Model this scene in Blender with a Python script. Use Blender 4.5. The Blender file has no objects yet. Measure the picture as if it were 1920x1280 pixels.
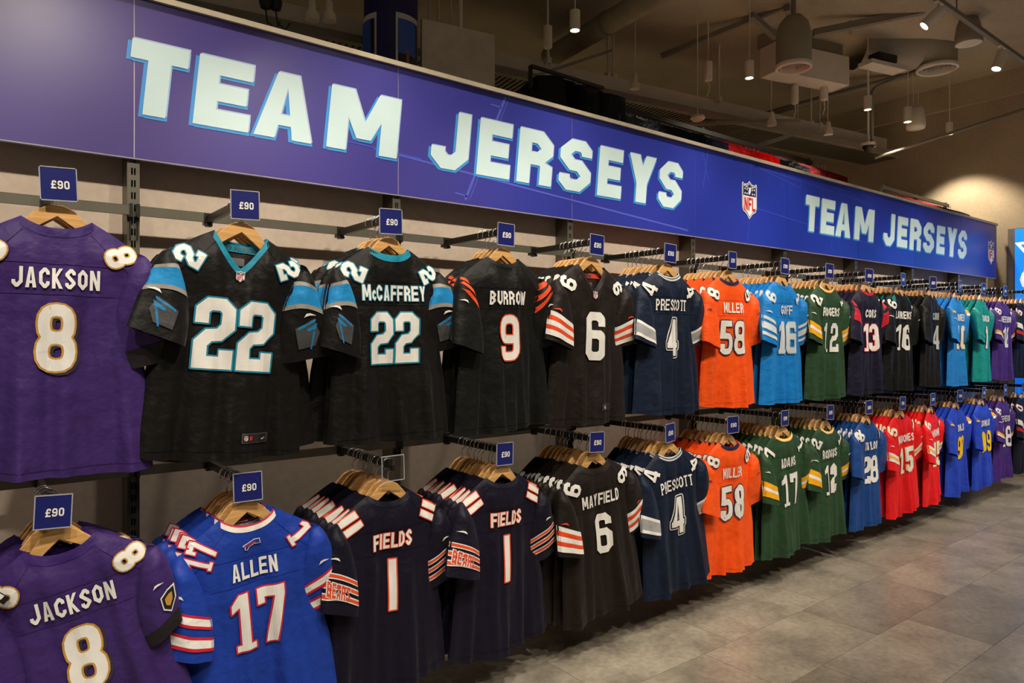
import bpy, math, random
from mathutils import Vector
from math import sin, cos, pi, sqrt, radians

random.seed(7)
scene = bpy.context.scene
COL = scene.collection

# ------------------------------------------------------------------ camera
FPX, CU, CV = 1315.0, 960.0, 632.0          # focal length and horizon in a 1920x1280 frame
TH = math.atan(1695.0 / FPX)                # angle between view axis and the jersey wall
CT, ST = cos(TH), sin(TH)
CAM = Vector((0.0, -2.91, 1.56))
cd = bpy.data.cameras.new('camera')
cd.sensor_width = 36.0
cd.lens = FPX / 1920.0 * 36.0
cd.shift_y = -(640.0 - CV) / 1920.0
cd.clip_start = 0.05
cam = bpy.data.objects.new('camera', cd)
COL.objects.link(cam)
cam.location = CAM
cam.rotation_euler = (pi / 2, 0, -(pi / 2 - TH))
scene.camera = cam

# ------------------------------------------------------------------ world, exposure
w = bpy.data.worlds.new('world')
scene.world = w
w.use_nodes = True
bg = w.node_tree.nodes['Background']
bg.inputs[0].default_value = (1.0, 0.90, 0.78, 1)
bg.inputs[1].default_value = 0.10
scene.view_settings.view_transform = 'Standard'
scene.view_settings.look = 'None'
scene.view_settings.gamma = 1.0
scene.view_settings.use_curve_mapping = False
scene.view_settings.exposure = 0.0
KEY_W, TRACK_W, PEND_W, AISLE_W = 175.0, 90.0, 260.0, 180.0   # shop lamps, used by their builders below


# ------------------------------------------------------------------ pixel rays
def P(u, v, Z):
    X = (u - CU) / FPX * Z
    return Vector((Z * CT + X * ST, Z * ST - X * CT + CAM.y, CAM.z + (CV - v) / FPX * Z))


def Ph(u, v, z):                             # ray meets height z
    return P(u, v, (z - CAM.z) * FPX / (CV - v))


def Py(u, v, y):                             # ray meets plane y
    return P(u, v, (y - CAM.y) / (ST - (u - CU) / FPX * CT))


def Px(u, v, x):
    return P(u, v, x / (CT + (u - CU) / FPX * ST))


def xpix(u, y=0.0):
    return Py(u, CV, y).x


# ------------------------------------------------------------------ materials
def lin(c):
    return tuple((x / 255 / 12.92) if x / 255 <= 0.04045 else ((x / 255 + 0.055) / 1.055) ** 2.4 for x in c)


MATS = {}


def mat(name, rgb, rough=0.6, metal=0.0, kind=None, spec=0.5, emit=0.0, var=0.12, scale=8.0, bump=0.0):
    key = (name, rgb, rough, metal, kind, emit)
    if key in MATS:
        return MATS[key]
    m = bpy.data.materials.new(name)
    m.use_nodes = True
    nt = m.node_tree
    b = nt.nodes['Principled BSDF']
    c = lin(rgb)
    b.inputs['Base Color'].default_value = (*c, 1)
    b.inputs['Roughness'].default_value = rough
    b.inputs['Metallic'].default_value = metal
    b.inputs['Specular IOR Level'].default_value = spec
    if emit:
        b.inputs['Emission Color'].default_value = (*c, 1)
        b.inputs['Emission Strength'].default_value = emit
    tc = nt.nodes.new('ShaderNodeTexCoord')
    N = nt.nodes.new
    L = nt.links.new

    def noise(sc, det=3.0, coord='Object'):
        n = N('ShaderNodeTexNoise')
        n.inputs['Scale'].default_value = sc
        n.inputs['Detail'].default_value = det
        L(tc.outputs[coord], n.inputs['Vector'])
        return n

    def ramp(src, stops):
        r = N('ShaderNodeValToRGB')
        e = r.color_ramp.elements
        while len(e) < len(stops):
            e.new(0.5)
        for el, (p, col) in zip(e, stops):
            el.position = p
            el.color = (*col, 1)
        L(src, r.inputs[0])
        return r

    def dim(k):
        return tuple(x * k for x in c)
    if kind is None and var:
        n = noise(scale)
        r = ramp(n.outputs['Fac'], [(0.3, dim(1 - var)), (0.7, dim(1 + var))])
        L(r.outputs[0], b.inputs['Base Color'])
        if bump:
            bp = N('ShaderNodeBump')
            bp.inputs['Strength'].default_value = bump
            bp.inputs['Distance'].default_value = 0.004
            L(n.outputs['Fac'], bp.inputs['Height'])
            L(bp.outputs[0], b.inputs['Normal'])
    elif kind == 'fabric':
        n = noise(260.0, 2.0)
        n2 = noise(9.0, 3.0)
        r = ramp(n2.outputs['Fac'], [(0.3, dim(0.96)), (0.7, dim(1.04))])
        L(r.outputs[0], b.inputs['Base Color'])
        bp = N('ShaderNodeBump')
        bp.inputs['Strength'].default_value = 0.25
        bp.inputs['Distance'].default_value = 0.0015
        L(n.outputs['Fac'], bp.inputs['Height'])
        n3 = noise(14.0, 3.0)
        bp2 = N('ShaderNodeBump')
        bp2.inputs['Strength'].default_value = 0.55
        bp2.inputs['Distance'].default_value = 0.02
        L(n3.outputs['Fac'], bp2.inputs['Height'])
        L(bp.outputs[0], bp2.inputs['Normal'])
        L(bp2.outputs[0], b.inputs['Normal'])
        b.inputs['Sheen Weight'].default_value = 0.03
        b.inputs['Sheen Roughness'].default_value = 0.5
    elif kind == 'wood':
        mp = N('ShaderNodeMapping')
        mp.inputs['Scale'].default_value = (3, 40, 60)
        L(tc.outputs['Object'], mp.inputs[0])
        n = N('ShaderNodeTexNoise')
        n.inputs['Scale'].default_value = 3.0
        n.inputs['Detail'].default_value = 4.0
        L(mp.outputs[0], n.inputs['Vector'])
        r = ramp(n.outputs['Fac'], [(0.3, dim(0.78)), (0.65, dim(1.15))])
        L(r.outputs[0], b.inputs['Base Color'])
    elif kind == 'plaster':
        n = noise(1.3, 6.0)
        n2 = noise(30.0, 4.0)
        r = ramp(n.outputs['Fac'], [(0.25, dim(0.80)), (0.5, dim(1.0)), (0.75, dim(1.18))])
        mx = N('ShaderNodeMix')
        mx.data_type = 'RGBA'
        mx.blend_type = 'MULTIPLY'
        mx.inputs[0].default_value = 0.35
        r2 = ramp(n2.outputs['Fac'], [(0.3, (0.75, 0.75, 0.75)), (0.7, (1.1, 1.1, 1.1))])
        L(r.outputs[0], mx.inputs[6])
        L(r2.outputs[0], mx.inputs[7])
        L(mx.outputs[2], b.inputs['Base Color'])
        bp = N('ShaderNodeBump')
        bp.inputs['Strength'].default_value = 0.15
        bp.inputs['Distance'].default_value = 0.006
        L(n2.outputs['Fac'], bp.inputs['Height'])
        L(bp.outputs[0], b.inputs['Normal'])
    elif kind == 'stone':
        oi = N('ShaderNodeObjectInfo')
        add = N('ShaderNodeVectorMath')
        add.operation = 'ADD'
        L(tc.outputs['Object'], add.inputs[0])
        L(oi.outputs['Location'], add.inputs[1])
        n = N('ShaderNodeTexNoise')
        n.inputs['Scale'].default_value = 3.2
        n.inputs['Detail'].default_value = 7.0
        n.inputs['Roughness'].default_value = 0.65
        L(add.outputs[0], n.inputs['Vector'])
        n2 = N('ShaderNodeTexNoise')
        n2.inputs['Scale'].default_value = 34.0
        n2.inputs['Detail'].default_value = 5.0
        L(add.outputs[0], n2.inputs['Vector'])
        r = ramp(n.outputs['Fac'], [(0.3, dim(0.6)), (0.5, dim(0.98)), (0.7, dim(1.3))])
        r2 = ramp(n2.outputs['Fac'], [(0.3, (0.62, 0.62, 0.62)), (0.62, (1.1, 1.1, 1.1))])
        r3 = ramp(oi.outputs['Random'], [(0.0, (0.80, 0.79, 0.78)), (1.0, (1.1, 1.1, 1.08))])
        m1 = N('ShaderNodeMix')
        m1.data_type = 'RGBA'
        m1.blend_type = 'MULTIPLY'
        m1.inputs[0].default_value = 0.55
        L(r.outputs[0], m1.inputs[6])
        L(r2.outputs[0], m1.inputs[7])
        m2 = N('ShaderNodeMix')
        m2.data_type = 'RGBA'
        m2.blend_type = 'MULTIPLY'
        m2.inputs[0].default_value = 1.0
        L(m1.outputs[2], m2.inputs[6])
        L(r3.outputs[0], m2.inputs[7])
        L(m2.outputs[2], b.inputs['Base Color'])
        bp = N('ShaderNodeBump')
        bp.inputs['Strength'].default_value = 0.1
        bp.inputs['Distance'].default_value = 0.003
        L(n2.outputs['Fac'], bp.inputs['Height'])
        L(bp.outputs[0], b.inputs['Normal'])
    elif kind == 'signprint':
        g = N('ShaderNodeNewGeometry')
        sp = N('ShaderNodeSeparateXYZ')
        L(g.outputs['Position'], sp.inputs[0])
        mr = N('ShaderNodeMapRange')
        if True:
            n = noise(0.9, 2.0)
            ad = N('ShaderNodeMath')
            ad.operation = 'MULTIPLY_ADD'
            L(n.outputs['Fac'], ad.inputs[0])
            ad.inputs[1].default_value = 0.9
            L(sp.outputs['X'], ad.inputs[2])
            mr.inputs['From Min'].default_value = -1.0
            mr.inputs['From Max'].default_value = 9.6
            L(ad.outputs[0], mr.inputs['Value'])
            st = [(0.0, (82, 66, 130)), (0.2, (80, 66, 138)), (0.36, (50, 56, 154)), (0.6, (32, 54, 166)), (1.0, (30, 54, 166))]
        r = ramp(mr.outputs[0], [(p, lin(q)) for p, q in st])
        L(r.outputs[0], b.inputs['Base Color'])
    elif kind == 'clear':
        b.inputs['Transmission Weight'].default_value = 1.0
        b.inputs['IOR'].default_value = 1.25
        b.inputs['Alpha'].default_value = 0.35
    elif kind == 'ledblue':
        n = noise(1.2, 2.0)
        r = ramp(n.outputs['Fac'], [(0.3, lin((10, 90, 215))), (0.7, lin((40, 160, 255)))])
        L(r.outputs[0], b.inputs['Emission Color'])
    MATS[key] = m
    return m


def fab(rgb, rough=0.55):
    return mat('jersey_fabric', rgb, rough, kind='fabric', spec=0.22)


def prnt(rgb):
    return mat('print', rgb, 0.5, var=0.04, scale=30)


M_WOOD = mat('hanger_wood', (218, 168, 104), 0.42, kind='wood')
M_CHROME = mat('chrome', (225, 225, 228), 0.22, 1.0, var=0.03)
M_STEEL = mat('grey_steel', (104, 100, 88), 0.42, 0.55, var=0.08)
M_DARKSTEEL = mat('dark_steel', (52, 50, 44), 0.38, 0.6, var=0.08)
M_BLACK = mat('black_plastic', (14, 14, 15), 0.45, var=0.1)
M_WHITEPAINT = mat('white_paint', (218, 208, 190), 0.55, var=0.05)
M_GREYPAINT = mat('grey_paint', (128, 121, 106), 0.6, var=0.06)
M_LAMP = mat('lamp_glow', (255, 238, 205), 0.5, emit=14.0, var=0)
M_CLEAR = mat('clear_acrylic', (235, 235, 235), 0.08, kind='clear')
M_CARD = mat('price_card_blue', (20, 29, 104), 0.35, var=0.03)
M_WHITE = prnt((238, 238, 234))


# ------------------------------------------------------------------ mesh helpers
class MB:
    def __init__(s):
        s.v, s.f, s.m = [], [], []

    def add(s, vs, fs, mi=0):
        o = len(s.v)
        s.v += [tuple(p) for p in vs]
        s.f += [tuple(i + o for i in f) for f in fs]
        s.m += [mi] * len(fs)
        return s

    def box(s, c, d, mi=0, ax=None):
        """box, centre c, full sizes d; ax = (ex, ey, ez) unit axes"""
        ex, ey, ez = ax or (Vector((1, 0, 0)), Vector((0, 1, 0)), Vector((0, 0, 1)))
        c = Vector(c)
        vs = [c + ex * (d[0] / 2 * i) + ey * (d[1] / 2 * j) + ez * (d[2] / 2 * k)
              for i in (-1, 1) for j in (-1, 1) for k in (-1, 1)]
        return s.add(vs, [(0, 1, 3, 2), (4, 6, 7, 5), (0, 4, 5, 1), (2, 3, 7, 6), (0, 2, 6, 4), (1, 5, 7, 3)], mi)

    def bar(s, a, b, wd, ht, mi=0, up=Vector((0, 0, 1))):
        a, b = Vector(a), Vector(b)
        e = (b - a).normalized()
        if abs(e.dot(up)) > 0.99:
            up = Vector((1, 0, 0))
        sd = e.cross(up).normalized()
        u2 = sd.cross(e)
        return s.box((a + b) / 2, ((b - a).length, wd, ht), mi, (e, sd, u2))

    def tube(s, pts, r, n=8, mi=0, caps=True):
        pts = [Vector(p) for p in pts]
        rr = r if isinstance(r, (list, tuple)) else [r] * len(pts)
        rings, prev = [], None
        for i, p in enumerate(pts):
            e = (pts[min(i + 1, len(pts) - 1)] - pts[max(i - 1, 0)]).normalized()
            if prev is None:
                up = Vector((0, 0, 1)) if abs(e.z) < 0.9 else Vector((1, 0, 0))
                a = e.cross(up).normalized()
            else:
                a = (prev - e * prev.dot(e)).normalized()
            prev = a
            b = e.cross(a)
            rings.append([p + (a * cos(2 * pi * k / n) + b * sin(2 * pi * k / n)) * rr[i] for k in range(n)])
        vs = [p for ring in rings for p in ring]
        fs = []
        for i in range(len(pts) - 1):
            for k in range(n):
                fs.append((i * n + k, i * n + (k + 1) % n, (i + 1) * n + (k + 1) % n, (i + 1) * n + k))
        if caps:
            fs.append(tuple(reversed(range(n))))
            fs.append(tuple((len(pts) - 1) * n + k for k in range(n)))
        return s.add(vs, fs, mi)

    def lathe(s, prof, c=(0, 0, 0), ax=None, n=20, mi=0):
        """prof: list of (radius, height) along axis"""
        ez = Vector(ax or (0, 0, 1)).normalized()
        ex = ez.cross(Vector((0, 1, 0)) if abs(ez.y) < 0.9 else Vector((1, 0, 0))).normalized()
        ey = ez.cross(ex)
        c = Vector(c)
        vs, fs = [], []
        for (r, h) in prof:
            for k in range(n):
                a = 2 * pi * k / n
                vs.append(c + ez * h + (ex * cos(a) + ey * sin(a)) * r)
        for i in range(len(prof) - 1):
            for k in range(n):
                fs.append((i * n + k, i * n + (k + 1) % n, (i + 1) * n + (k + 1) % n, (i + 1) * n + k))
        return s.add(vs, fs, mi)

    def prism(s, poly, y0, y1, mi=0):
        """poly in (x,z), extruded from y0 to y1"""
        n = len(poly)
        vs = [(x, y0, z) for x, z in poly] + [(x, y1, z) for x, z in poly]
        fs = [(i, (i + 1) % n, n + (i + 1) % n, n + i) for i in range(n)]
        return s.add(vs, fs + [tuple(reversed(range(n))), tuple(range(n, 2 * n))], mi)

    def mesh(s, name, mats, smooth=False):
        me = bpy.data.meshes.new(name)
        me.from_pydata(s.v, [], s.f)
        for m in (mats if isinstance(mats, (list, tuple)) else [mats]):
            me.materials.append(m)
        if len(me.materials) > 1:
            me.polygons.foreach_set('material_index', s.m)
        if smooth:
            me.polygons.foreach_set('use_smooth', [True] * len(me.polygons))
            if smooth == 'auto':
                me.set_sharp_from_angle(angle=radians(40))
        me.update()
        return me

    def build(s, name, mats, parent=None, smooth=False, loc=None):
        return link(name, s.mesh(name, mats, smooth), parent, loc)


def link(name, data, parent=None, loc=None):
    o = bpy.data.objects.new(name, data)
    COL.objects.link(o)
    if parent is not None:
        o.parent = parent
    if loc is not None:
        o.location = loc
    return o


def tag(o, label, cat, group=None):
    o['label'] = label
    o['category'] = cat
    if group:
        o['group'] = group
    return o


def thing(name, label, cat, loc=(0, 0, 0), group=None, rz=0.0):
    o = link(name, None, None, loc)
    o.empty_display_size = 0.05
    o.rotation_euler = (0, 0, rz)
    return tag(o, label, cat, group)


def struct(o):
    o['kind'] = 'structure'
    return o


def copy_tree(o, parent=None):
    c = o.copy()
    COL.objects.link(c)
    c.parent = parent
    for ch in list(o.children):
        copy_tree(ch, c)
    return c


# ------------------------------------------------------------------ lettering: convex polygons in the (x, z) plane
def _arc(pts, closed, nseg):
    """pts (x, y, r): replace corners by chamfers (nseg = 1) or arcs"""
    out, n = [], len(pts)
    for i, q in enumerate(pts):
        x, y = q[0], q[1]
        r = q[2] if len(q) > 2 else 0
        if r <= 0 or (not closed and i in (0, n - 1)):
            out.append((x, y))
            continue
        p0, p1 = pts[i - 1], pts[(i + 1) % n]
        a = Vector((p0[0] - x, p0[1] - y))
        b = Vector((p1[0] - x, p1[1] - y))
        r1 = min(r, a.length * 0.499, b.length * 0.499)
        s_, e_ = Vector((x, y)) + a.normalized() * r1, Vector((x, y)) + b.normalized() * r1
        for k in range(nseg + 1):
            t = k / nseg
            p = s_ * (1 - t) ** 2 + Vector((x, y)) * 2 * t * (1 - t) + e_ * t * t if nseg > 1 else (s_ if k == 0 else e_)
            out.append((p[0], p[1]))
    return out


def stroke(pts, wd, closed=False, nseg=1):
    pts = _arc(pts, closed, nseg)
    n = len(pts)
    L, R = [], []
    for i in range(n):
        p = Vector(pts[i])
        d0 = d1 = None
        if i > 0 or closed:
            d0 = (p - Vector(pts[i - 1])).normalized()
        if i < n - 1 or closed:
            d1 = (Vector(pts[(i + 1) % n]) - p).normalized()
        d0 = d0 or d1
        d1 = d1 or d0
        n0, n1 = Vector((-d0.y, d0.x)), Vector((-d1.y, d1.x))
        m = (n0 + n1)
        m = m / max(0.25, m.dot(n0)) if m.length > 1e-6 else n0
        L.append(p + m * wd / 2)
        R.append(p - m * wd / 2)
    polys = []
    for i in range(n if closed else n - 1):
        j = (i + 1) % n
        polys.append([tuple(L[i]), tuple(R[i]), tuple(R[j]), tuple(L[j])])
    return polys


def glyph(ch, W=0.6, T=0.2, ns=1, k=None):
    """glyph of height 1, width W, stroke T; returns (polys, advance width)"""
    H = 1.0
    k = k if k is not None else T * 1.05
    l, r, b, t, m, c = T / 2, W - T / 2, T / 2, H - T / 2, H / 2, W / 2
    R4 = lambda x0, x1, y0, y1: [(x0, y0), (x1, y0), (x1, y1), (x0, y1)]
    S = lambda pts, closed=False: stroke(pts, T, closed, ns)
    mir = lambda q: [(W - x, y) for x, y in reversed(q)]
    if ch == ' ':
        return [], W * 0.6
    if ch == 'I':
        return [R4(0, T, 0, H)], T
    if ch == '|':                                        # plain bar figure one
        return [R4(0, T, 0, H)], T
    if ch == '1':
        return [R4(W * .5 - T / 2, W * .5 + T / 2, 0, H), [(W * .5 - T / 2, H), (W * .04, H * .84), (W * .04, H * .70), (W * .5 - T / 2, H * .78)],
                R4(W * .5 - T * 1.05, W * .5 + T * 1.05, 0, T * .62)], W * 0.92
    if ch == 'A':
        q = [(0, 0), (T * 1.02, 0), (c + T * .12, H), (c - T * .55, H)]
        x0, x1 = T * .55, W - T * .55
        return [q, mir(q), R4(x0, x1, H * .20, H * .20 + T * .72)], W
    if ch == 'M':
        W2 = W * 1.25
        c2 = W2 / 2
        q = [(T * .25, H), (T * 1.12, H), (c2 + T * .36, H * .22), (c2 - T * .36, H * .22)]
        return [R4(0, T * .92, 0, H), R4(W2 - T * .92, W2, 0, H), q, [(W2 - x, y) for x, y in reversed(q)]], W2
    if ch == 'W':
        W2 = W * 1.35
        q = [(0, H), (T * .95, H), (W2 * .31 + T * .42, 0), (W2 * .31 - T * .48, 0)]
        q2 = [(W2 * .31 - T * .3, 0), (W2 * .31 + T * .5, 0), (W2 * .5 + T * .38, H * .92), (W2 * .5 - T * .38, H * .92)]
        f = lambda z: [(W2 - x, y) for x, y in reversed(z)]
        return [q, q2, f(q), f(q2)], W2
    if ch == 'N':
        return [R4(0, T * .92, 0, H), R4(W - T * .92, W, 0, H), [(0, H), (T * .98, H), (W, 0), (W - T * .98, 0)]], W
    if ch == 'V':
        q = [(0, H), (T, H), (c + T * .5, 0), (c - T * .5, 0)]
        return [q, mir(q)], W
    if ch == 'Y':
        q = [(0, H), (T * 1.02, H), (c + T * .5, H * .40), (c - T * .5, H * .40)]
        return [q, mir(q), R4(c - T / 2, c + T / 2, 0, H * .44)], W
    if ch == 'K':
        q = [(T * .9, H * .40), (T * .9, H * .66), (W - T * 1.0, H), (W, H)]
        q2 = [(T * .95 + T * .35, H * .60), (T * .8, H * .44), (W - T * 1.0, 0), (W, 0)]
        return [R4(0, T, 0, H), q, q2], W
    if ch == 'E':
        return [R4(0, T, 0, H), R4(T, W, H - T, H), R4(T, W * .92, m - T / 2, m + T / 2), R4(T, W, 0, T)], W
    if ch == 'F':
        return [R4(0, T, 0, H), R4(T, W, H - T, H), R4(T, W * .9, m - T * .55, m + T * .45)], W * .96
    if ch == 'L':
        return [R4(0, T, 0, H), R4(T, W, 0, T)], W * .94
    if ch == 'T':
        return [R4(c - T / 2, c + T / 2, 0, H - T), R4(0, W, H - T, H)], W
    if ch == 'H':
        return [R4(0, T, 0, H), R4(W - T, W, 0, H), R4(T, W - T, m - T / 2, m + T / 2)], W
    if ch == 'D':
        return S([(l, b, 0), (r, b, k), (r, t, k), (l, t, 0)], True), W
    if ch == 'O' or ch == '0':
        return S([(l, b, k), (r, b, k), (r, t, k), (l, t, k)], True), W
    if ch == 'C':
        return S([(r, H * .34), (r, b, k), (l, b, k), (l, t, k), (r, t, k), (r, H * .66)]), W
    if ch == 'c':
        q, _ = glyph('C', W, T * 1.2, ns)
        return [[(x * .72, y * .66) for x, y in p] for p in q], W * .72
    if ch == 'G':
        return S([(r, H * .68), (r, t, k), (l, t, k), (l, b, k), (r, b, k), (r, m - T * .2, 0), (c, m - T * .2)]), W
    if ch == 'J':
        return S([(r, H), (r, b, k), (l, b, k), (l, H * .36)]), W
    if ch == 'U':
        return S([(l, H), (l, b, k), (r, b, k), (r, H)]), W
    if ch == 'P':
        return S([(l, 0), (l, t, 0), (r, t, k), (r, m - T * .2, k), (T, m - T * .2)]), W
    if ch == 'R':
        q = S([(l, 0), (l, t, 0), (r, t, k), (r, m - T * .1, k), (T, m - T * .1)])
        return q + [[(W - T, 0), (W, 0), (W, H * .36), (W - T * .7, m - T * .3), (W - T * 1.3, m - T * .3), (W - T, H * .34)]], W
    if ch == 'B':
        return S([(l, b, 0), (r, b, k), (r, m, k * .8), (l, m, 0)], True) + S([(l, m, 0), (r, m, k * .8), (r, t, k), (l, t, 0)], True), W
    if ch == 'S' or (ch == '5' and False):
        return S([(r, H * .70), (r, t, k), (l, t, k), (l, m, k), (r, m, k), (r, b, k), (l, b, k), (l, H * .30)]), W
    if ch == '2':
        return S([(l, H * .64), (l, t, k), (r, t, k), (r, m, k * 1.2), (l, m - T * .25, k * 1.2), (l, b, 0), (W, b)]) + \
            [R4(W - T, W, T, T * 1.55)], W
    if ch == '4':
        x = W - T * 1.25
        return [R4(x, x + T, 0, H), [(0, H * .30), (T * .95, H * .30), (x, H * .86), (x, H), (x - T * .25, H)],
                R4(0, W, H * .22, H * .22 + T * .85)], W
    if ch == '5':
        return S([(W, t), (l, t, 0), (l, m + T * .3, 0), (r, m + T * .3, k), (r, b, k), (l, b, k), (l, H * .32)]), W
    if ch == '6':
        return S([(r, H * .70), (r, t, k), (l, t, k), (l, b, k), (r, b, k), (r, m + T * .2, k), (T, m + T * .2)]), W
    if ch == '7':
        return [R4(0, W, H - T, H), R4(0, T * .8, H - T * 1.6, H - T), [(W - T * 1.1, H - T), (W, H - T), (c + T * .35, 0), (c - T * .75, 0)]], W
    if ch == '8':
        a = T * .12
        return S([(l, b, k), (r, b, k), (r, m, k), (l, m, k)], True) + S([(l + a, m, k), (r - a, m, k), (r - a, t, k), (l + a, t, k)], True), W
    if ch == '9':
        return S([(l, H * .30), (l, b, k), (r, b, k), (r, t, k), (l, t, k), (l, m - T * .2, k), (W - T, m - T * .2)]), W
    if ch == '3':
        return S([(l, H * .70), (l, t, k), (r, t, k), (r, m, k * .7), (c, m)]) + S([(c, m), (r, m, k * .7), (r, b, k), (l, b, k), (l, H * .30)]), W
    if ch == '£':
        return S([(r, H * .70), (r, t, k), (l + T * .6, t, k), (l + T * .6, b, 0)]) + [R4(0, W, 0, T), R4(0, W * .85, m - T * .5, m + T * .4)], W
    return [], W


def text(s, W=0.6, T=0.2, gap=0.1, ns=1, k=None):
    """string -> (polys, total width) at height 1, starting at x = 0"""
    out, x = [], 0.0
    for ch in s:
        q, a = glyph(ch, W, T, ns, k)
        out += [[(px + x, py) for px, py in p] for p in q]
        x += a + gap
    return out, x - gap


def area2(p):
    return sum(p[i][0] * p[(i + 1) % len(p)][1] - p[(i + 1) % len(p)][0] * p[i][1] for i in range(len(p)))


def grow(p, o):
    """offset a convex polygon outwards"""
    if area2(p) < 0:
        p = list(reversed(p))
    n, out = len(p), []
    for i in range(n):
        a, b, c = Vector(p[i - 1]), Vector(p[i]), Vector(p[(i + 1) % n])
        if (b - a).length < 1e-7 or (c - b).length < 1e-7:
            out.append(tuple(b))
            continue
        d0, d1 = (b - a).normalized(), (c - b).normalized()
        n0, n1 = Vector((d0.y, -d0.x)), Vector((d1.y, -d1.x))
        m = n0 + n1
        out.append(tuple(b + n0 * o))
        if n0.dot(n1) < .92 and m.length > 1e-6:
            out.append(tuple(b + m.normalized() * o * 1.1))
        if n0.dot(n1) < .999:
            out.append(tuple(b + n1 * o))
    return out


def clip(p, ax, v, keep_less):
    out, n = [], len(p)
    for i in range(n):
        a, b = p[i], p[(i + 1) % n]
        ia = (a[ax] <= v) if keep_less else (a[ax] >= v)
        ib = (b[ax] <= v) if keep_less else (b[ax] >= v)
        if ia:
            out.append(a)
        if ia != ib:
            t = (v - a[ax]) / (b[ax] - a[ax])
            out.append((a[0] + (b[0] - a[0]) * t, a[1] + (b[1] - a[1]) * t))
    return out


def gridcut(p, g, ax=0):
    lo, hi = min(q[ax] for q in p), max(q[ax] for q in p)
    i0, i1 = math.floor(lo / g), math.ceil(hi / g)
    out = []
    for i in range(i0, i1):
        q = clip(clip(p, ax, i * g, False), ax, (i + 1) * g, True)
        if len(q) >= 3 and abs(area2(q)) > 1e-9:
            out += [q] if ax == 1 else gridcut(q, g, 1)
    return out


def place(polys, sc, cx, cz, wtot=None, rot=0.0, sx=None, shear=0.0):
    """scale, centre on (cx, cz), rotate"""
    sx = sx or sc
    wt = wtot if wtot is not None else 0.0
    out = []
    for p in polys:
        q = []
        for x, y in p:
            x, y = (x - wt / 2) * sx, (y - 0.5) * sc
            x += y * shear
            q.append((cx + x * cos(rot) - y * sin(rot), cz + x * sin(rot) + y * cos(rot)))
        out.append(q)
    return out


def decal(mb, polys, fn, off, mi=0, g=0.02, st=0.00004):
    for n_, p in enumerate(polys):
        if abs(area2(p)) < 1e-10:
            continue
        if area2(p) < 0:
            p = list(reversed(p))
        for q in gridcut(p, g):
            vs = [fn(x, z, off + st * (n_ % 12)) for x, z in q]
            mb.add(vs, [tuple(range(len(vs)))], mi)


def flat(y):
    return lambda x, z, o: (x, y - o, z)


# NFL-type shield emblem, drawn about (0,0) at height 1
def shield(sc, cx, cz):
    half = [(0, .5), (.10, .42), (.22, .40), (.30, .45), (.335, .40), (.33, -.20), (.28, -.30), (.14, -.36), (0, -.5)]
    outl = half + [(-x, y) for x, y in reversed(half[1:-1])]

    def fan(f):
        pts = [(cx + x * sc * f, cz + y * sc * f) for x, y in outl]
        return [[(cx, cz), pts[i], pts[(i + 1) % len(pts)]] for i in range(len(pts))]
    top = [[(cx + x * sc, cz + y * sc) for x, y in q] for q in
           ([(-.28, .10), (.28, .10), (.28, .36), (0, .28), (-.28, .36)], [(-.13, .32), (.13, .32), (0, .42)])]
    bot = [[(cx + x * sc, cz + y * sc) for x, y in q] for q in ([(-.27, -.2), (.27, -.2), (.28, .07), (-.28, .07)], [(-.27, -.2), (0, -.42), (.27, -.2)])]
    t_, wt = text('NFL', .62, .2, .12)
    let = place(t_, sc * .34, cx, cz - sc * .11, wt, 0, sc * .48 / wt)
    ball = [[(cx + sc * .055 * cos(a) + sc * .03 * sin(a), cz + sc * (.235 + .105 * sin(a))) for a in [2 * pi * i / 10 for i in range(10)]]]
    stars = []
    for sx in (-1, 1):
        for (px, py) in ((.12, .27), (.21, .28), (.12, .16), (.21, .16)):
            stars.append([(cx + sc * (sx * px + .028 * cos(a)), cz + sc * (py + .028 * sin(a))) for a in [pi / 2 + 2 * pi * i / 5 for i in range(5)]])
    return fan(1.0), fan(.93), fan(.88), top, bot, let, ball + stars


def add_shield(mb, sc, cx, cz, fn, off, g=0.02):
    """materials: 0 white, 1 navy, 2 red"""
    a, b, c, top, bot, let, deco = shield(sc, cx, cz)
    decal(mb, a, fn, off, 0, g)
    decal(mb, b, fn, off + .0006, 1, g)
    decal(mb, c, fn, off + .0012, 0, g)
    decal(mb, top, fn, off + .0019, 1, g)
    decal(mb, bot, fn, off + .0019, 0, g)
    decal(mb, let, fn, off + .0028, 2, g)
    decal(mb, deco, fn, off + .0028, 0, g)


M_NAVY, M_RED = prnt((20, 30, 84)), prnt((206, 36, 34))
SHIELD_M = [M_WHITE, M_NAVY, M_RED]

# ================================================================== STRUCTURE
S_BAY, X0 = 1.1, 0.487                      # bay width, first upright in view
XF = 9.3                                    # far wall
ZC = 4.56                                   # ceiling
Y_W = 0.12                                  # face of the jersey wall
SZ0, SZ1 = 2.226, 2.82                      # sign bottom, top

floor = struct(MB().box((3.2, -0.5, -0.06), (13.4, 14.6, 0.1)).build('floor', mat('floor_base', (170, 160, 140), 0.8)))
TL, TWD = 0.9, 0.42
M_TILE = mat('stone_tile', (152, 144, 130), 0.32, kind='stone')
tm = MB()
g = 0.0012
tm.add([(-TL / 2 + g, -TWD / 2 + g, 0), (TL / 2 - g, -TWD / 2 + g, 0), (TL / 2 - g, TWD / 2 - g, 0), (-TL / 2 + g, TWD / 2 - g, 0),
        (-TL / 2 + g, -TWD / 2 + g, -.012), (TL / 2 - g, -TWD / 2 + g, -.012), (TL / 2 - g, TWD / 2 - g, -.012), (-TL / 2 + g, TWD / 2 - g, -.012)],
       [(0, 1, 2, 3), (0, 4, 5, 1), (1, 5, 6, 2), (2, 6, 7, 3), (3, 7, 4, 0)])
tile_mesh = tm.mesh('tile', M_TILE)
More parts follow.
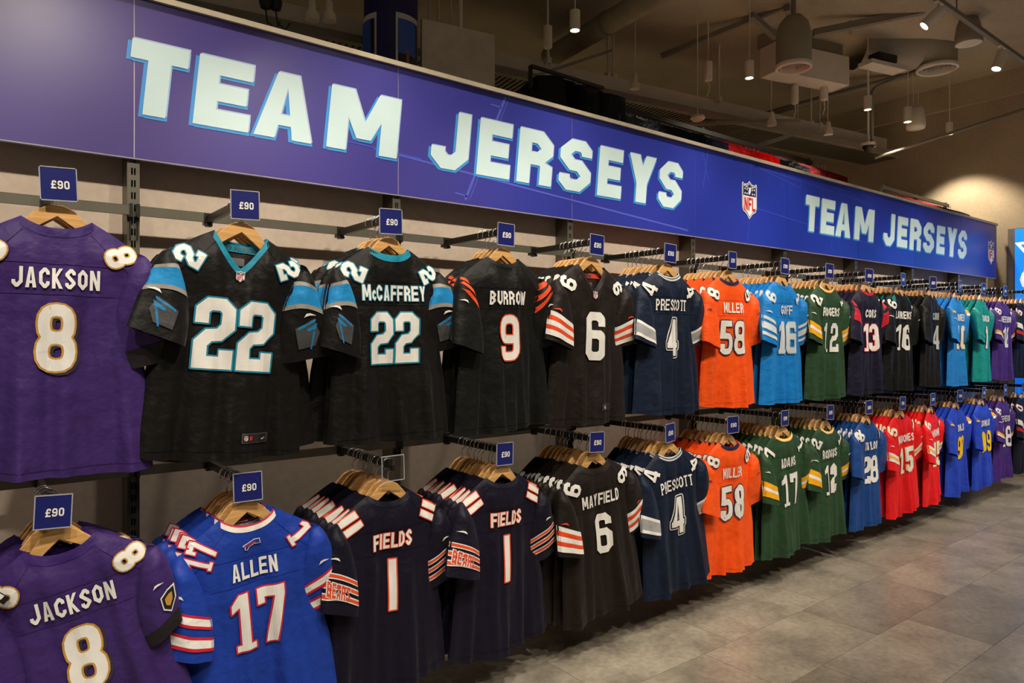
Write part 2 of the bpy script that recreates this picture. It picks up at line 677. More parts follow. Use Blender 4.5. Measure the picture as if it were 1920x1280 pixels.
offs = [0.0, 0.27, 0.61, 0.43, 0.12, 0.74]
for j in range(-10, 3):
    yc = -0.76 + TWD / 2 + j * TWD          # a joint runs at y = -0.76
    if yc > Y_W:
        continue
    for i in range(-4, 8):
        xc = 4.0 + TL / 2 + i * TL + (offs[j % 6] - (1 if offs[j % 6] > .5 else 0)) * TL
        if -1.6 < xc < XF + .1:
            t_ = link('tile', tile_mesh, floor, (xc, yc, 0))
            t_.rotation_euler = (0, 0, pi if random.random() < .5 else 0)

wall_main = struct(MB().box((3.3, Y_W + .06, 1.42), (12.0, .12, 2.84)).build('wall_jersey_side', mat('wall_plaster', (206, 188, 170), 0.8, kind='plaster')))
wall_far = struct(MB().box((XF + .1, 0, ZC / 2), (.2, 14, ZC)).build('wall_far', mat('concrete_wall', (168, 152, 128), 0.85, kind='plaster')))
wall_back = struct(MB().box((2.6, 6.9, ZC / 2), (13.2, .2, ZC)).build('wall_back', mat('concrete_wall', (168, 152, 128), 0.85, kind='plaster')))
ceiling = struct(MB().box((2.6, 0.1, ZC + .1), (13.6, 14, .2)).build('ceiling', mat('ceiling_paint', (176, 163, 136), 0.85, kind='plaster')))
trim = struct(MB().box((XF - .03, -1.2, ZC - .14), (.06, 9, .28)).build('trim_1', mat('ceiling_paint', (176, 163, 136), 0.85, kind='plaster')))
cb = MB()
cb.bar(Ph(1000, 118, ZC - .17), Ph(1290, -60, ZC - .17), .34, .01)
base = struct(MB().box((3.3, Y_W - .008, .05), (12.0, .016, .1)).build('baseboard_jersey_side', mat('dark_skirting', (40, 38, 34), 0.6)))


# ================================================================== SHELVING SYSTEM
def slotted_upright():
    """front face with a double row of open slots, side webs"""
    mb = MB()
    wd, z0, z1, yf = 0.042, 0.03, 2.24, 0.018
    pitch, sh, sw, rib = 0.045, 0.026, 0.0055, 0.004
    xs = [-wd / 2, -rib / 2 - sw, -rib / 2, rib / 2, rib / 2 + sw, wd / 2]
    th = 0.003
    for a, b_ in ((0, 1), (2, 3), (4, 5)):
        mb.box(((xs[a] + xs[b_]) / 2, yf + th / 2, (z0 + z1) / 2), (xs[b_] - xs[a], th, z1 - z0))
    n = int((z1 - z0) / pitch)
    for i in range(n + 1):
        zc = z0 + i * pitch + (pitch - sh) / 2
        for a in (1, 3):
            mb.box(((xs[a] + xs[a + 1]) / 2, yf + th / 2, zc), (sw, th, pitch - sh))
    for sx in (-1, 1):
        mb.box((sx * (wd / 2 - .0015), (yf + Y_W) / 2, (z0 + z1) / 2), (.003, Y_W - yf - .004, z1 - z0))
    return mb.mesh('upright_channel', M_STEEL)


up_mesh = slotted_upright()
UPR = [('purple', 'black V-neck'), ('black teal-collared', 'orange-striped'), ('brown V-neck', 'silver-collared navy'), ('orange', 'sky blue'),
       ('green', 'red-sleeved'), ('teal-patched', 'plain black'), ('powder blue', 'aqua'), ('violet', 'midnight blue')]
RLS = [('purple', 'wall end'), ('black V-neck', 'black teal-collared'), ('orange-striped', 'brown V-neck'), ('silver-collared', 'orange'), ('sky blue', 'green'),
       ('red-sleeved', 'teal-patched'), ('plain black', 'powder blue'), ('aqua', 'violet'), ('midnight blue', 'far wall')]
RLL = [('purple', 'wall end'), ('royal blue', 'first striped navy'), ('second striped navy', 'brown'), ('silver-collared', 'orange'), ('green', 'second green'),
       ('mid blue', 'red'), ('second red', 'vivid blue'), ('second vivid blue', 'violet'), ('midnight blue', 'far wall')]
up_back = MB().box((0, .112, 1.13), (.036, .012, 2.2)).mesh('back_strip', M_DARKSTEEL)
UZ, LZ = 2.028, 1.064                        # upper and lower bars
YB = -0.002
ordn = ['first', 'second', 'third', 'fourth', 'fifth', 'sixth', 'seventh', 'eighth', 'ninth']
for kk in range(0, 8):
    x = X0 + kk * S_BAY
    r = thing('wall_upright', 'grey slotted upright behind the upper %s and %s jerseys' % UPR[kk], 'upright', (x, 0, 0), 'slotted uprights along the jersey wall')
    link('channel', up_mesh, r)
    link('back_strip', up_back, r)
for kk in range(-1, 8):
    x = X0 + kk * S_BAY + S_BAY / 2
    for zz, nm in ((UZ, 'upper'), (LZ, 'lower')):
        ln = S_BAY if x + S_BAY / 2 < XF else (XF - x) * 2
        if kk == 7:
            x2 = XF - .06
            x = (X0 + kk * S_BAY + x2) / 2
            ln = x2 - (X0 + kk * S_BAY)
        r = thing('wall_rail', 'grey horizontal wall rail, %s row, from %s to %s' % ((nm,) + (RLS if nm == 'upper' else RLL)[kk + 1]), 'rail', (x, YB, zz), '%s wall rails' % nm)
        mb = MB().box((0, 0, 0), (ln - .012, .014, .034))
        mb.box((0, -.004, .0175), (ln - .012, .006, .002))
        mb.build('bar', M_STEEL, r)
        for sx in (-1, 1):
            b_ = MB().box((sx * (ln / 2 - .012), .0, 0), (.01, .024, .05)).box((sx * (ln / 2 - .012), .018, -.045), (.004, .03, .12))
            b_.build('bracket', M_DARKSTEEL, r)

# ================================================================== SIGN
sign = thing('sign_board', 'long blue and purple printed wall sign reading TEAM JERSEYS twice', 'sign', (0, 0, 0))
M_SIGN = mat('sign_print', (50, 60, 160), 0.33, kind='signprint', spec=0.5)
xs_ = [X0 + k_ * S_BAY for k_ in range(-2, 8)] + [9.2]
for a, b_ in zip(xs_[:-1], xs_[1:]):
    MB().box(((a + b_) / 2, .008, (SZ0 + SZ1) / 2), (b_ - a - .0035, .016, SZ1 - SZ0)).build('panel', M_SIGN, sign)
for a in xs_[1:-1]:
    MB().box((a, .009, (SZ0 + SZ1) / 2), (.004, .013, SZ1 - SZ0)).build('joint_strip', mat('pale_joint', (214, 206, 220), 0.5), sign)
MB().box(((xs_[0] + xs_[-1]) / 2, .006, SZ1 + .011), (xs_[-1] - xs_[0], .042, .022)).build('top_trim', mat('aluminium_trim', (196, 184, 160), 0.4, 0.25), sign)
MB().box(((xs_[0] + xs_[-1]) / 2, .01, SZ0 - .003), (xs_[-1] - xs_[0], .018, .006)).build('bottom_trim', mat('pale_edge', (150, 146, 170), 0.5), sign)
MB().box((3.5, .07, SZ1 - .02), (11.2, .1, .01)).build('top_return', M_DARKSTEEL, sign)

# yard-line artwork on the print
M_LINE = mat('faint_line_print', (84, 92, 196), 0.35, var=0.05)
M_LINE2 = mat('fainter_line_print', (64, 84, 200), 0.35, var=0.05)
mb = MB()


def sline(u0, v0, u1, v1, wd, mi=0):
    a, b_ = Py(u0, v0, 0), Py(u1, v1, 0)
    decal(mb, stroke([(a.x, a.z), (b_.x, b_.z)], wd), flat(0), .0008 + .0002 * mi, mi, 5.0)


for q in ((700, 278, 1290, 432, .010, 0), (948, 182, 872, 375, .014, 0), (955, 182, 880, 375, .004, 0), (853, 361, 876, 368, .008, 0),
          (920, 195, 940, 202, .008, 0), (640, 262, 790, 298, .006, 1), (1315, 275, 1328, 340, .006, 1), (1328, 277, 1318, 352, .006, 1),
          (1370, 290, 1500, 352, .005, 1), (1385, 302, 1640, 385, .004, 1), (1405, 405, 1402, 450, .004, 1), (1420, 391, 1640, 460, .005, 1),
          (1540, 345, 1560, 470, .005, 1), (1655, 380, 1690, 492, .005, 1), (1570, 440, 1578, 478, .004, 1), (1440, 330, 1443, 345, .006, 1),
          (1465, 340, 1468, 354, .006, 1), (1407, 310, 1407, 338, .004, 1), (1600, 374, 1640, 392, .004, 1), (1500, 335, 1502, 352, .006, 1)):
    sline(*q)
mb.build('yard_line_artwork', [M_LINE, M_LINE2], sign)

M_LET = mat('sign_letter_print', (206, 231, 234), 0.35, var=0.02)
M_LSH = mat('sign_letter_shadow_blue', (58, 150, 226), 0.4, var=0.03)
M_LHI = mat('sign_letter_bevel', (176, 196, 222), 0.4, var=0.03)
LH = 0.302
LZC = 2.528
spans = [('T', 234, 350), ('E', 362, 472), ('A', 476, 590), ('M', 612, 748), ('J', 806, 880), ('E', 893, 958), ('R', 968, 1036),
         ('S', 1046, 1108), ('E', 1119, 1166), ('Y', 1175, 1228), ('S', 1233, 1278)]
ux = [(c_, xpix(a), xpix(b_)) for c_, a, b_ in spans]
first0, first1 = ux[0][1], ux[-1][2]
s0, s1 = xpix(1508), xpix(1812)
for rep in range(2):
    for c_, a, b_ in ux:
        if rep:
            a, b_ = [s0 + (q - first0) * (s1 - s0) / (first1 - first0) for q in (a, b_)]
        bold = {'T': .26, 'E': .25, 'M': .235, 'A': .225, 'Y': .25, 'S': .215}.get(c_, .235)
        wdt = max(.3, (b_ - a) / LH)
        pol, adv = glyph(c_, .66, bold, 1, .15)
        sc_x = (b_ - a - .014) / adv
        lh = .277 if c_ in 'TAM' or (c_ == 'E' and b_ - a > .2 and ux[1][2] + .01 > (b_ if not rep else -9)) or (rep and b_ < s0 + (ux[1][2] - first0) * (s1 - s0) / (first1 - first0) + .01) else .290
        base_p = place(pol, lh, (a + b_) / 2 + .004, LZC, adv, 0, sc_x, .10)
        mb = MB()
        decal(mb, [[(x - .014, z - .009) for x, z in p] for p in base_p], flat(0), .0010, 1, 5.0)
        decal(mb, [[(x + .006, z - .012) for x, z in p] for p in base_p], flat(0), .0014, 1, 5.0)
        decal(mb, [[(x + .006, z + .006) for x, z in p] for p in base_p], flat(0), .0022, 2, 5.0)
        decal(mb, base_p, flat(0), .0034, 0, 5.0, .00006)
        mb.build('letter_' + c_.lower(), [M_LET, M_LSH, M_LHI], sign)
for u_, v_ in ((1405, 375), (1858, 473)):
    c_ = Py(u_, v_, 0)
    mb = MB()
    add_shield(mb, .272, c_.x, c_.z, flat(0), .001, 5.0)
    mb.build('shield_emblem', SHIELD_M, sign)


# ================================================================== JERSEYS
XN, ZN = 0.088, -0.112                       # neck edge
WS, ZS = 0.236, -0.212                       # shoulder tip


class Shape:
    def __init__(s, front=False, vneck=False, seed=0, full=True, hem=-0.872, opt=None):
        s.vneck = vneck
        s.full = full
        rnd = random.Random(seed)
        s.ph = [rnd.uniform(0, 6.28) for _ in range(8)]
        s.Tf = 0.036 if full else 0.014      # half thickness towards the room
        s.Tb = 0.014
        s.amp = 0.024 if full else 0.004
        s.hem = hem + rnd.uniform(-.008, .008)
        s.sway = (-0.050, 0.012) if full else (-0.004, 0.004)
        s.drop = [rnd.uniform(-.012, .012) for _ in range(2)]
        s.out = [rnd.uniform(-.035, -.005), rnd.uniform(.008, .032)]
        for k_, v_ in (opt or {}).items():
            setattr(s, k_, v_)

    def W(s, t):
        return 0.236 - 0.016 * sin(pi * min(1, t * 1.6)) + 0.034 * t * t

    def ztop(s, x, side):                    # side -1 faces the room, +1 faces the wall
        ax = abs(x)
        if ax < XN:
            u = ax / XN
            if side < 0:
                return ZN - (0.118 * (1 - u ** 1.25) if s.vneck else 0.030 * (1 - u ** 2.4))
            return ZN - (0.030 * (1 - u ** 2.4) if s.vneck else 0.10 * (1 - u ** 1.5))
        u = (ax - XN) / (WS - XN)
        return ZN + (ZS - ZN) * (0.82 * u + 0.18 * u * u)

    def zbot(s, x):
        return s.hem + 0.012 * abs(x / .26) ** 3 - .006 * sin(9 * x + s.ph[0])

    def y(s, S_, t, side):
        e = sqrt(max(0.0, 1 - abs(S_) ** 2.6))
        T = s.Tf if side < 0 else s.Tb
        x0 = abs(S_) * s.W(0)
        neck = 0.026 * sqrt(max(0, 1 - (x0 / (XN * 1.02)) ** 2)) if x0 < XN * 1.02 else 0.0
        ramp_ = min(1.0, t / 0.10) ** 0.6
        base_ = neck * (1 - ramp_) + T * e * ramp_
        lo = t * t
        f = s.amp * (0.25 + lo) * ramp_ * (1 - abs(S_) ** 4) * (
            0.8 * sin(3.3 * pi * S_ * .5 + s.ph[1] + .9 * t) + 1.1 * (sqrt(sin(1.9 * pi * S_ + s.ph[2] - .8 * t) ** 2 + .06) - .6) + 0.3 * sin(5.6 * pi * S_ + s.ph[3] + 2 * t) + .18 * sin(9 * pi * S_ + s.ph[6] - 3 * t))
        d = 0.0
        if s.full:
            d = 0.006 * ramp_ * sin(14 * (t + .35 * abs(S_)) + s.ph[4]) * (1 - t) * e
        if side < 0:
            return -(base_ + d) + f
        return base_ + f * .8

    def body_pt(s, x, z, o=0.0, side=-1):
        t = 0.3
        for _ in range(5):
            S_ = max(-1, min(1, x / s.W(t)))
            zt, zb = s.ztop(S_ * s.W(0), side), s.zbot(S_ * s.W(1))
            t = max(0.0, min(1.0, (zt - z) / (zt - zb)))
        return (x, s.y(S_, t, side) + side * o, z)

    def body(s):
        nu, nv = (64, 44) if s.full else (22, 14)
        mb = MB()
        for side in (-1, 1):
            vs, fs = [], []
            for j in range(nv + 1):
                t = (j / nv) ** 1.15
                for i in range(nu + 1):
                    S_ = -1 + 2 * i / nu
                    zt, zb = s.ztop(S_ * s.W(0), side), s.zbot(S_ * s.W(1))
                    vs.append((S_ * s.W(t), s.y(S_, t, side), zt + (zb - zt) * t))
            for j in range(nv):
                for i in range(nu):
                    q = (j * (nu + 1) + i, j * (nu + 1) + i + 1, (j + 1) * (nu + 1) + i + 1, (j + 1) * (nu + 1) + i)
                    fs.append(q if side > 0 else q[::-1])
            mb.add(vs, fs)
        return mb

    # sleeve: p in [-1, 1] from body edge to outer edge, b in [0, 1] from shoulder to cuff
    def sleeve_pt(s, sg, p, b, o=0.0, side=-1):
        i_ = 0 if sg < 0 else 1
        bez = lambda a, c, d: a * (1 - b) ** 2 + 2 * c * b * (1 - b) + d * b * b
        ox, oz = bez(.238, .280, .340 + s.out[i_]), bez(-.206, -.25, -.478 + s.drop[i_])
        ix, iz = bez(.216, .122, .158), bez(-.196, -.36, -.528 + s.drop[i_])
        h = (0.012 + (0.030 if s.full else 0.008) * sin(pi * min(1, .25 + .6 * b)) * min(1, b * 4))
        yc = (s.sway[i_]) * b * b - (s.Tf * .45 if (s.full and side < 0) else 0.0) * (1 - b) * min(1, b * 5) - (.006 if s.full else .003)
        wav = (0.006 if s.full else .001) * sin(4.2 * p + s.ph[5] + 3 * b) * b
        u = (p + 1) / 2
        return (sg * (ix + (ox - ix) * u), yc + side * (h * sqrt(max(0, 1 - p * p * .999)) + o) + wav, iz + (oz - iz) * u)

    def sleeve(s, sg):
        npp, nb = (12, 14) if s.full else (8, 7)
        mb = MB()
        n = 2 * npp
        vs, fs = [], []
        for j in range(nb + 1):
            b = j / nb
            for k_ in range(n):
                a = 2 * pi * k_ / n
                p = -cos(a)
                vs.append(s.sleeve_pt(sg, p, b, 0, -1 if sin(a) >= 0 else 1))
        for j in range(nb):
            for k_ in range(n):
                q = (j * n + k_, j * n + (k_ + 1) % n, (j + 1) * n + (k_ + 1) % n, (j + 1) * n + k_)
                fs.append(q if sg > 0 else q[::-1])
        fs.append(tuple(range(n)))
        mb.add(vs, fs)
        return mb

    def sleeve_fn(s, sg):
        def fn(p, b, o):
            return s.sleeve_pt(sg, max(-1, min(1, p)), max(0, min(1.0, b)), o)
        return fn

    def collar(s, bands):
        """bands: list of (w0, w1) measured down from the neck line, one material each"""
        mb = MB()
        for mi, (a, b_) in enumerate(bands):
            for side in (-1, 1):
                n = 20
                vs, fs = [], []
                for i in range(n + 1):
                    x = -XN + 2 * XN * i / n
                    zt = s.ztop(x, side)
                    out_ = .0016 if side < 0 else -.0022
                    for wv in (a, b_):
                        z = zt + .001 - wv
                        xx = x * (1 + wv * 1.6)
                        q = s.body_pt(xx, min(z, s.ztop(xx, side) - .0005), out_ + .0002 * mi, side)
                        vs.append(q)
                for i in range(n):
                    fs.append((2 * i, 2 * i + 1, 2 * i + 3, 2 * i + 2))
                mb.add(vs, fs, mi)
        return mb


def swoosh(cx, cy, sx, sy):
    q = [(0, .45), (.18, .0), (.5, .12), (1.0, .75), (.45, .42), (.22, .40)]
    tri = [(0, 1, 5), (1, 4, 5), (1, 2, 4), (2, 3, 4)]
    return [[(cx + q[i][0] * sx, cy + q[i][1] * sy) for i in t_] for t_ in tri]


def bandpoly(b0, b1, cur=0.0, tilt=0.0, p0=-1.0, p1=1.0, n=12):
    """band across the sleeve in (p, b) space; cur lifts the middle"""
    f = lambda p: cur * (1 - p * p) + tilt * p
    out = []
    for i in range(n):
        a, c = p0 + (p1 - p0) * i / n, p0 + (p1 - p0) * (i + 1) / n
        out.append([(a, b0 - f(a)), (c, b0 - f(c)), (c, b1 - f(c)), (a, b1 - f(a))])
    return out


WHT = (236, 234, 228)
BLK, BRN = (13, 11, 10), (29, 22, 18)
PUR, NVY, DNV = (60, 38, 102), (15, 28, 50), (16, 12, 32)
TEAL, GOLD, ORG, SIL = (18, 132, 160), (196, 148, 62), (226, 76, 36), (172, 174, 174)
YEL = (240, 172, 24)


def stripes_set(*bands, **kw):
    return [(c_, bandpoly(a, b_, kw.get('cur', 0), kw.get('tilt', 0))) for c_, a, b_ in bands]


def panther():
    out = stripes_set(((150, 146, 138), .26, .31), ((34, 140, 204), .31, .53), ((150, 146, 138), .53, .58), cur=.05, tilt=-.10)
    patch = [[(-.45, .70), (.35, .66), (.55, .80), (.30, .90), (-.35, .90)]]
    arcs = [[(-.35, .70), (.45, .665), (.45, .69), (-.35, .725)], [(.0, .74), (.5, .71), (.42, .76), (.05, .765)], [(.28, .78), (.40, .76), (.15, .92), (.08, .92)]]
    return out + [((70, 70, 72), patch), ((34, 124, 180), arcs)]


def bears():
    o = []
    for i in range(3):
        b0 = .66 + i * .095
        o += [(WHT, b0, b0 + .058), ((226, 82, 44), b0 + .012, b0 + .046)]
    return stripes_set(*o, cur=.03)


TEAMS = {
    'purple': dict(body=PUR, num=WHT, out=GOLD, ns=4, collar=[((54, 31, 100), 0, .028)], cuff=(34, 30, 34), shadow=(52, 44, 60), swoosh=WHT),
    'panther': dict(body=BLK, num=WHT, out=TEAL, collar=[(TEAL, 0, .028)], sleeve=panther, nameout=TEAL, swoosh=WHT),
    'tiger': dict(body=(13, 14, 12), num=WHT, out=ORG, ns=4, collar=[((20, 20, 20), 0, .018)], tiger=True, swoosh=WHT, noshoulder=True),
    'brown': dict(body=BRN, num=WHT, out=None, collar=[((38, 30, 26), 0, .028)], swoosh=ORG,
                  sleeve=lambda: stripes_set((WHT, .66, .72), (ORG, .72, .78), (WHT, .78, .84), (ORG, .84, .89), (WHT, .89, .95))),
    'navystar': dict(body=NVY, num=WHT, out=NVY, out2=WHT, collar=[((200, 202, 204), 0, .008), (NVY, .008, .013), ((200, 202, 204), .013, .022)],
                     sleeve=lambda: stripes_set((WHT, .74, .95), ((160, 162, 162), .78, .91)), serif=True),
    'orange': dict(body=(250, 88, 18), num=WHT, out=(30, 34, 66), ns=3, collar=[((30, 34, 66), 0, .022)], swoosh=(30, 34, 66)),
    'skyblue': dict(body=(14, 122, 200), num=(206, 212, 214), out=(120, 168, 205), collar=[((12, 112, 190), 0, .018)],
                    sleeve=lambda: stripes_set(((206, 212, 216), .60, .66), ((206, 212, 216), .71, .82), ((206, 212, 216), .87, .92)), swoosh=WHT),
    'green': dict(body=(42, 72, 46), num=WHT, out=None, collar=[(YEL, 0, .007), (WHT, .007, .013), (YEL, .013, .020)], swoosh=WHT,
                  sleeve=lambda: stripes_set((YEL, .68, .77), (WHT, .77, .82), (YEL, .82, .91))),
    'texan': dict(body=(22, 20, 42), num=WHT, out=(200, 30, 50), collar=[((196, 28, 48), 0, .02)], sleeve=lambda: [((196, 28, 48), bandpoly(0, .62, 0, 0, -.75, .8))], noshoulder=True),
    'jaguar': dict(body=(14, 15, 14), num=WHT, out=None, collar=[((22, 22, 22), 0, .016)], tealyoke=True, swoosh=WHT),
    'raider': dict(body=(14, 14, 14), num=(176, 182, 176), out=None, collar=[((22, 22, 22), 0, .016)], noshoulder=True),
    'bolt': dict(body=(36, 132, 214), num=WHT, out=(230, 176, 80), collar=[((30, 122, 205), 0, .018)], bolt=True, noshoulder=True, swoosh=WHT),
    'aqua': dict(body=(14, 138, 134), num=WHT, out=(228, 132, 72), collar=[((12, 128, 126), 0, .018)], noshoulder=True,
                 sleeve=lambda: stripes_set(((20, 150, 146), .8, .9))),
    'violet': dict(body=(70, 40, 124), num=WHT, out=None, collar=[((66, 38, 118), 0, .018)], sleeve=lambda: stripes_set((YEL, .78, .84), (WHT, .84, .88)), swoosh=WHT),
    'midnight': dict(body=(14, 20, 36), num=WHT, out=(190, 40, 50), collar=[((20, 28, 44), 0, .018)], sleeve=lambda: stripes_set((WHT, .55, .70), ((190, 40, 50), .78, .86))),
    'royal': dict(body=(26, 60, 160), num=WHT, out=(200, 34, 56), collar=[((196, 36, 48), 0, .007), (WHT, .007, .024)], swoosh=WHT, serif1=True,
                  sleeve=lambda: stripes_set(((200, 34, 56), .62, .645), (WHT, .645, .71), ((200, 34, 56), .71, .735),
                                             ((200, 34, 56), .80, .825), (WHT, .825, .89), ((200, 34, 56), .89, .915))),
    'bear': dict(body=DNV, num=WHT, out=ORG, collar=[((20, 20, 34), 0, .022)], sleeve=bears, swoosh=WHT, nameout=ORG, yokestripe=ORG),
    'colt': dict(body=(22, 66, 132), num=WHT, out=None, collar=[((20, 60, 122), 0, .018)], yokebars=True),
    'red': dict(body=(230, 24, 30), num=WHT, out=(240, 176, 70), collar=[((206, 24, 32), 0, .018)], swoosh=WHT,
                sleeve=lambda: stripes_set((WHT, .66, .84), ((240, 176, 70), .72, .78))),
    'ram': dict(body=(36, 70, 196), num=(250, 206, 24), out=None, namec=WHT, ns=4, collar=[((34, 66, 188), 0, .018)], bolt=True, noshoulder=True, grad=True),
}


def word_decal(mb, polys, fn, off, colset, outline, shadow=None, g=.02):
    """colset: indices (fill, outline, shadow)"""
    if shadow:
        decal(mb, [[(x + .008, z - .006) for x, z in grow(p, outline or 0)] for p in polys], fn, off, colset[2], g)
    if outline:
        decal(mb, [grow(p, outline) for p in polys], fn, off + .0007, colset[1], g)
    decal(mb, polys, fn, off + .0015, colset[0], g)


def build_jersey(team, name, number, view, root, seed, full=True, opt=None):
    """parts under root; view 'back' shows name and number, 'front' the V neck"""
    T = TEAMS[team]
    s = Shape(vneck=(view == 'front'), seed=seed, full=full, opt=opt)
    f_body = fab(T['body'])
    s.body().build('body', f_body, root, True)
    mc = T.get('collar')
    cm = s.collar([(a, b_) for _, a, b_ in mc])
    col = cm.build('collar', [fab(c_) for c_, _, _ in mc], root, True)
    g = .011 if full else .03
    bf = lambda x, z, o: s.body_pt(x, z, o + (.0020 if full else .002))
    for sg in (-1, 1):
        so = s.sleeve(sg).build('sleeve', f_body, root, True)
        bands = T['sleeve']() if 'sleeve' in T else []
        if T.get('cuff'):
            bands = bands + stripes_set((T['cuff'], .87, 1.0))
        if T.get('tiger'):
            bands = bands + [(ORG, [[(-1, .07), (.9, .01), (.95, .09), (-1, .17)], [(-1, .25), (.6, .14), (.95, .20), (-1, .34)],
                                    [(-1, .42), (.2, .29), (.8, .31), (-1, .50)]])]
        if T.get('bolt'):
            bands = bands + [(YEL, [[(-.9, .04), (.3, .10), (.1, .18), (-.9, .16)], [(-.2, .14), (.9, .22), (.9, .30), (0, .24)]]),
                             (WHT, [[(-.8, .16), (.0, .20), (-.2, .27), (-.8, .24)]])]
        if bands:
            cols = []
            for c_, _ in bands:
                if c_ not in cols:
                    cols.append(c_)
            mb = MB()
            for n_, (c_, pol) in enumerate(bands):
                decal(mb, pol, s.sleeve_fn(sg), .0026 + .0005 * n_, cols.index(c_), .17 if full else .34, 0.0)
            mb.build('sleeve_stripes', [fab(c_) for c_ in cols], so)
        if T.get('swoosh'):
            mb = MB()
            decal(mb, swoosh(-.1 if sg > 0 else .3, .585 if team in ('panther', 'brown') else .46, .6 * 1, .07), s.sleeve_fn(sg), .0062, 0, .17)
            mb.build('tick_mark', prnt(T['swoosh']), so)
        if team == 'bear' and sg < 0:
            pol, wt = text('BEARS', .6, .2, .12)
            mb = MB()
            pp = [[(-x, .80 - (z - 0) * .135) for x, z in q] for q in place(pol, 1.0, .0, 0, wt, 0, 1.15 / wt)]
            pp = [[(p + .30, b_) for p, b_ in q] for q in pp]
            decal(mb, [[(p + (.03 if p > sum(w[0] for w in q) / len(q) else -.03), b_ + (.008 if b_ > sum(w[1] for w in q) / len(q) else -.008)) for p, b_ in q] for q in pp], s.sleeve_fn(sg), .0066, 0, .17)
            decal(mb, pp, s.sleeve_fn(sg), .0074, 1, .17)
            mb.build('sleeve_lettering', [prnt(WHT), prnt((214, 76, 44))], so)
        if team == 'purple' and full and sg > 0:
            mb = MB()
            fan = lambda k_: [[(.55, .72), (.55 + .38 * k_ * a[0], .72 + .10 * k_ * a[1]), (.55 + .38 * k_ * b_[0], .72 + .10 * k_ * b_[1])]
                              for a, b_ in zip(sh, sh[1:] + sh[:1])]
            sh = [(-1, -.9), (0, -1.1), (1, -.9), (.9, .4), (0, 1.2), (-.9, .4)]
            decal(mb, fan(1.0), s.sleeve_fn(sg), .0050, 0, .17)
            decal(mb, fan(.85), s.sleeve_fn(sg), .0058, 1, .17)
            decal(mb, fan(.5), s.sleeve_fn(sg), .0066, 2, .17)
            mb.build('crest_patch', [M_WHITE, prnt((26, 24, 28)), prnt(GOLD)], so)
    # shoulder figures
    ns, kq = T.get('ns', 1), (.30 if T.get('ns', 1) > 1 else None)
    fm = [prnt(T['num']), prnt(T['out'] or T['num']), prnt(T.get('shadow', T['body'])), prnt(T.get('out2', T['num']))]
    if not T.get('noshoulder'):
        for sg in (-1, 1):
            mb = MB()
            dg = number if (len(number) == 1 or (team == 'royal' and sg < 0)) else (number[-1] if sg < 0 else number[0])
            pol, wt = text(dg, .62, .2, .10, ns, kq if kq else .12)
            rot = -sg * radians(66)
            hh = .088
            pp = place(pol, hh, sg * .164, -.212, wt, rot, hh * (1.05 if len(dg) == 1 else .72))
            if number == '|':
                pp = place([[(0, 0), (.32, 0), (.32, 1), (0, 1)], [(.5, 0), (.82, 0), (.82, 1), (.5, 1)]], .075, sg * .170, -.205, .82, sg * radians(62))
            word_decal(mb, pp, bf, .0035, (0, 1, 2), .004 if T['out'] and T['out'] != T['body'] else 0, None, g)
            mb.build('shoulder_number', fm[:3], root)
    if T.get('yokebars'):
        for sg in (-1, 1):
            mb = MB()
            for d in (0, .032):
                a = (sg * (.150 + d), -.165 - d * .7)
                decal(mb, stroke([a, (a[0] + sg * .012, a[1] - .085)], .017), bf, .003, 0, g)
            mb.build('yoke_bar', prnt(WHT), root)
    if T.get('tealyoke'):
        mb = MB()
        for sg in (-1, 1):
            decal(mb, [[(sg * .10, -.135), (sg * .15, -.165), (sg * .145, -.205), (sg * .105, -.18)]], bf, .003, 0, g)
        mb.build('yoke_patch', prnt((14, 120, 116)), root)
    if not full:
        return
    # seam lines of the yoke
    lines = [[(sg * .085, -.15), (sg * .15, -.225), (sg * .19, -.262)] for sg in (-1, 1)] + [[(-.24, s.hem + .03), (.24, s.hem + .03)]]
    if view == 'back':
        lines += [[(-.150, -.335), (.150, -.335)], [(-.150, -.246), (.150, -.246)]]
    for ln in lines:
        mb = MB()
        decal(mb, stroke(ln, .0024), bf, .0006, 0, g)
        mb.build('seam', f_body, root)
    # name
    if view == 'back' and name:
        serif = T.get('serif')
        pol, wt = text(name, .56, .155 if serif else .185, .13)
        if serif:
            extra = []
            x = 0.0
            for ch in name:
                _, a = glyph(ch, .56, .155)
                if ch in 'PRT':
                    extra.append([(x - .05 + (.2 if ch == 'T' else 0), 0), (x + .22 + (.2 if ch == 'T' else 0), 0), (x + .22 + (.2 if ch == 'T' else 0), .09), (x - .05 + (.2 if ch == 'T' else 0), .09)])
                x += a + .13
            pol = pol + extra
        hh = .059
        wtot = min(.275, wt * hh * .78)
        x = 0.0
        for ch in name:
            lp, a = glyph(ch, .56, .155 if serif else .185)
            lo, hi = x - .066, x + a + .064
            mine = [p for p in pol if lo <= sum(q[0] for q in p) / len(p) <= hi]
            x += a + .13
            mb = MB()
            word_decal(mb, place(mine, hh, 0, -.290, wt, 0, wtot / wt), bf, .003, (0, 1, 2), .0026 if T.get('nameout') else 0, None, g)
            mb.build('name_letter', [prnt(T.get('namec', T['num'])), fm[1], fm[2]], root)
    # number
    hh = .195 if view == 'back' else .232
    zc = -.462 if view == 'back' else -.455
    if number == '|':
        digits, wt = [[[(0, 0), (.15, 0), (.15, 1), (0, 1)]]], .15
    else:
        digits, wt = [], 0.0
        for ch in number:
            q, a_ = glyph(ch, .52 if ns == 1 or len(number) > 1 else .58, .175, ns, kq if kq else .085)
            digits.append([[(px + wt, py) for px, py in p] for p in q])
            wt += a_ + .055
        wt -= .055
    sx = hh * {'17': .88, '8': .86, '9': .86, '6': .98, '22': 1.0}.get(number, .96)
    ol = .0055 if T['out'] else 0
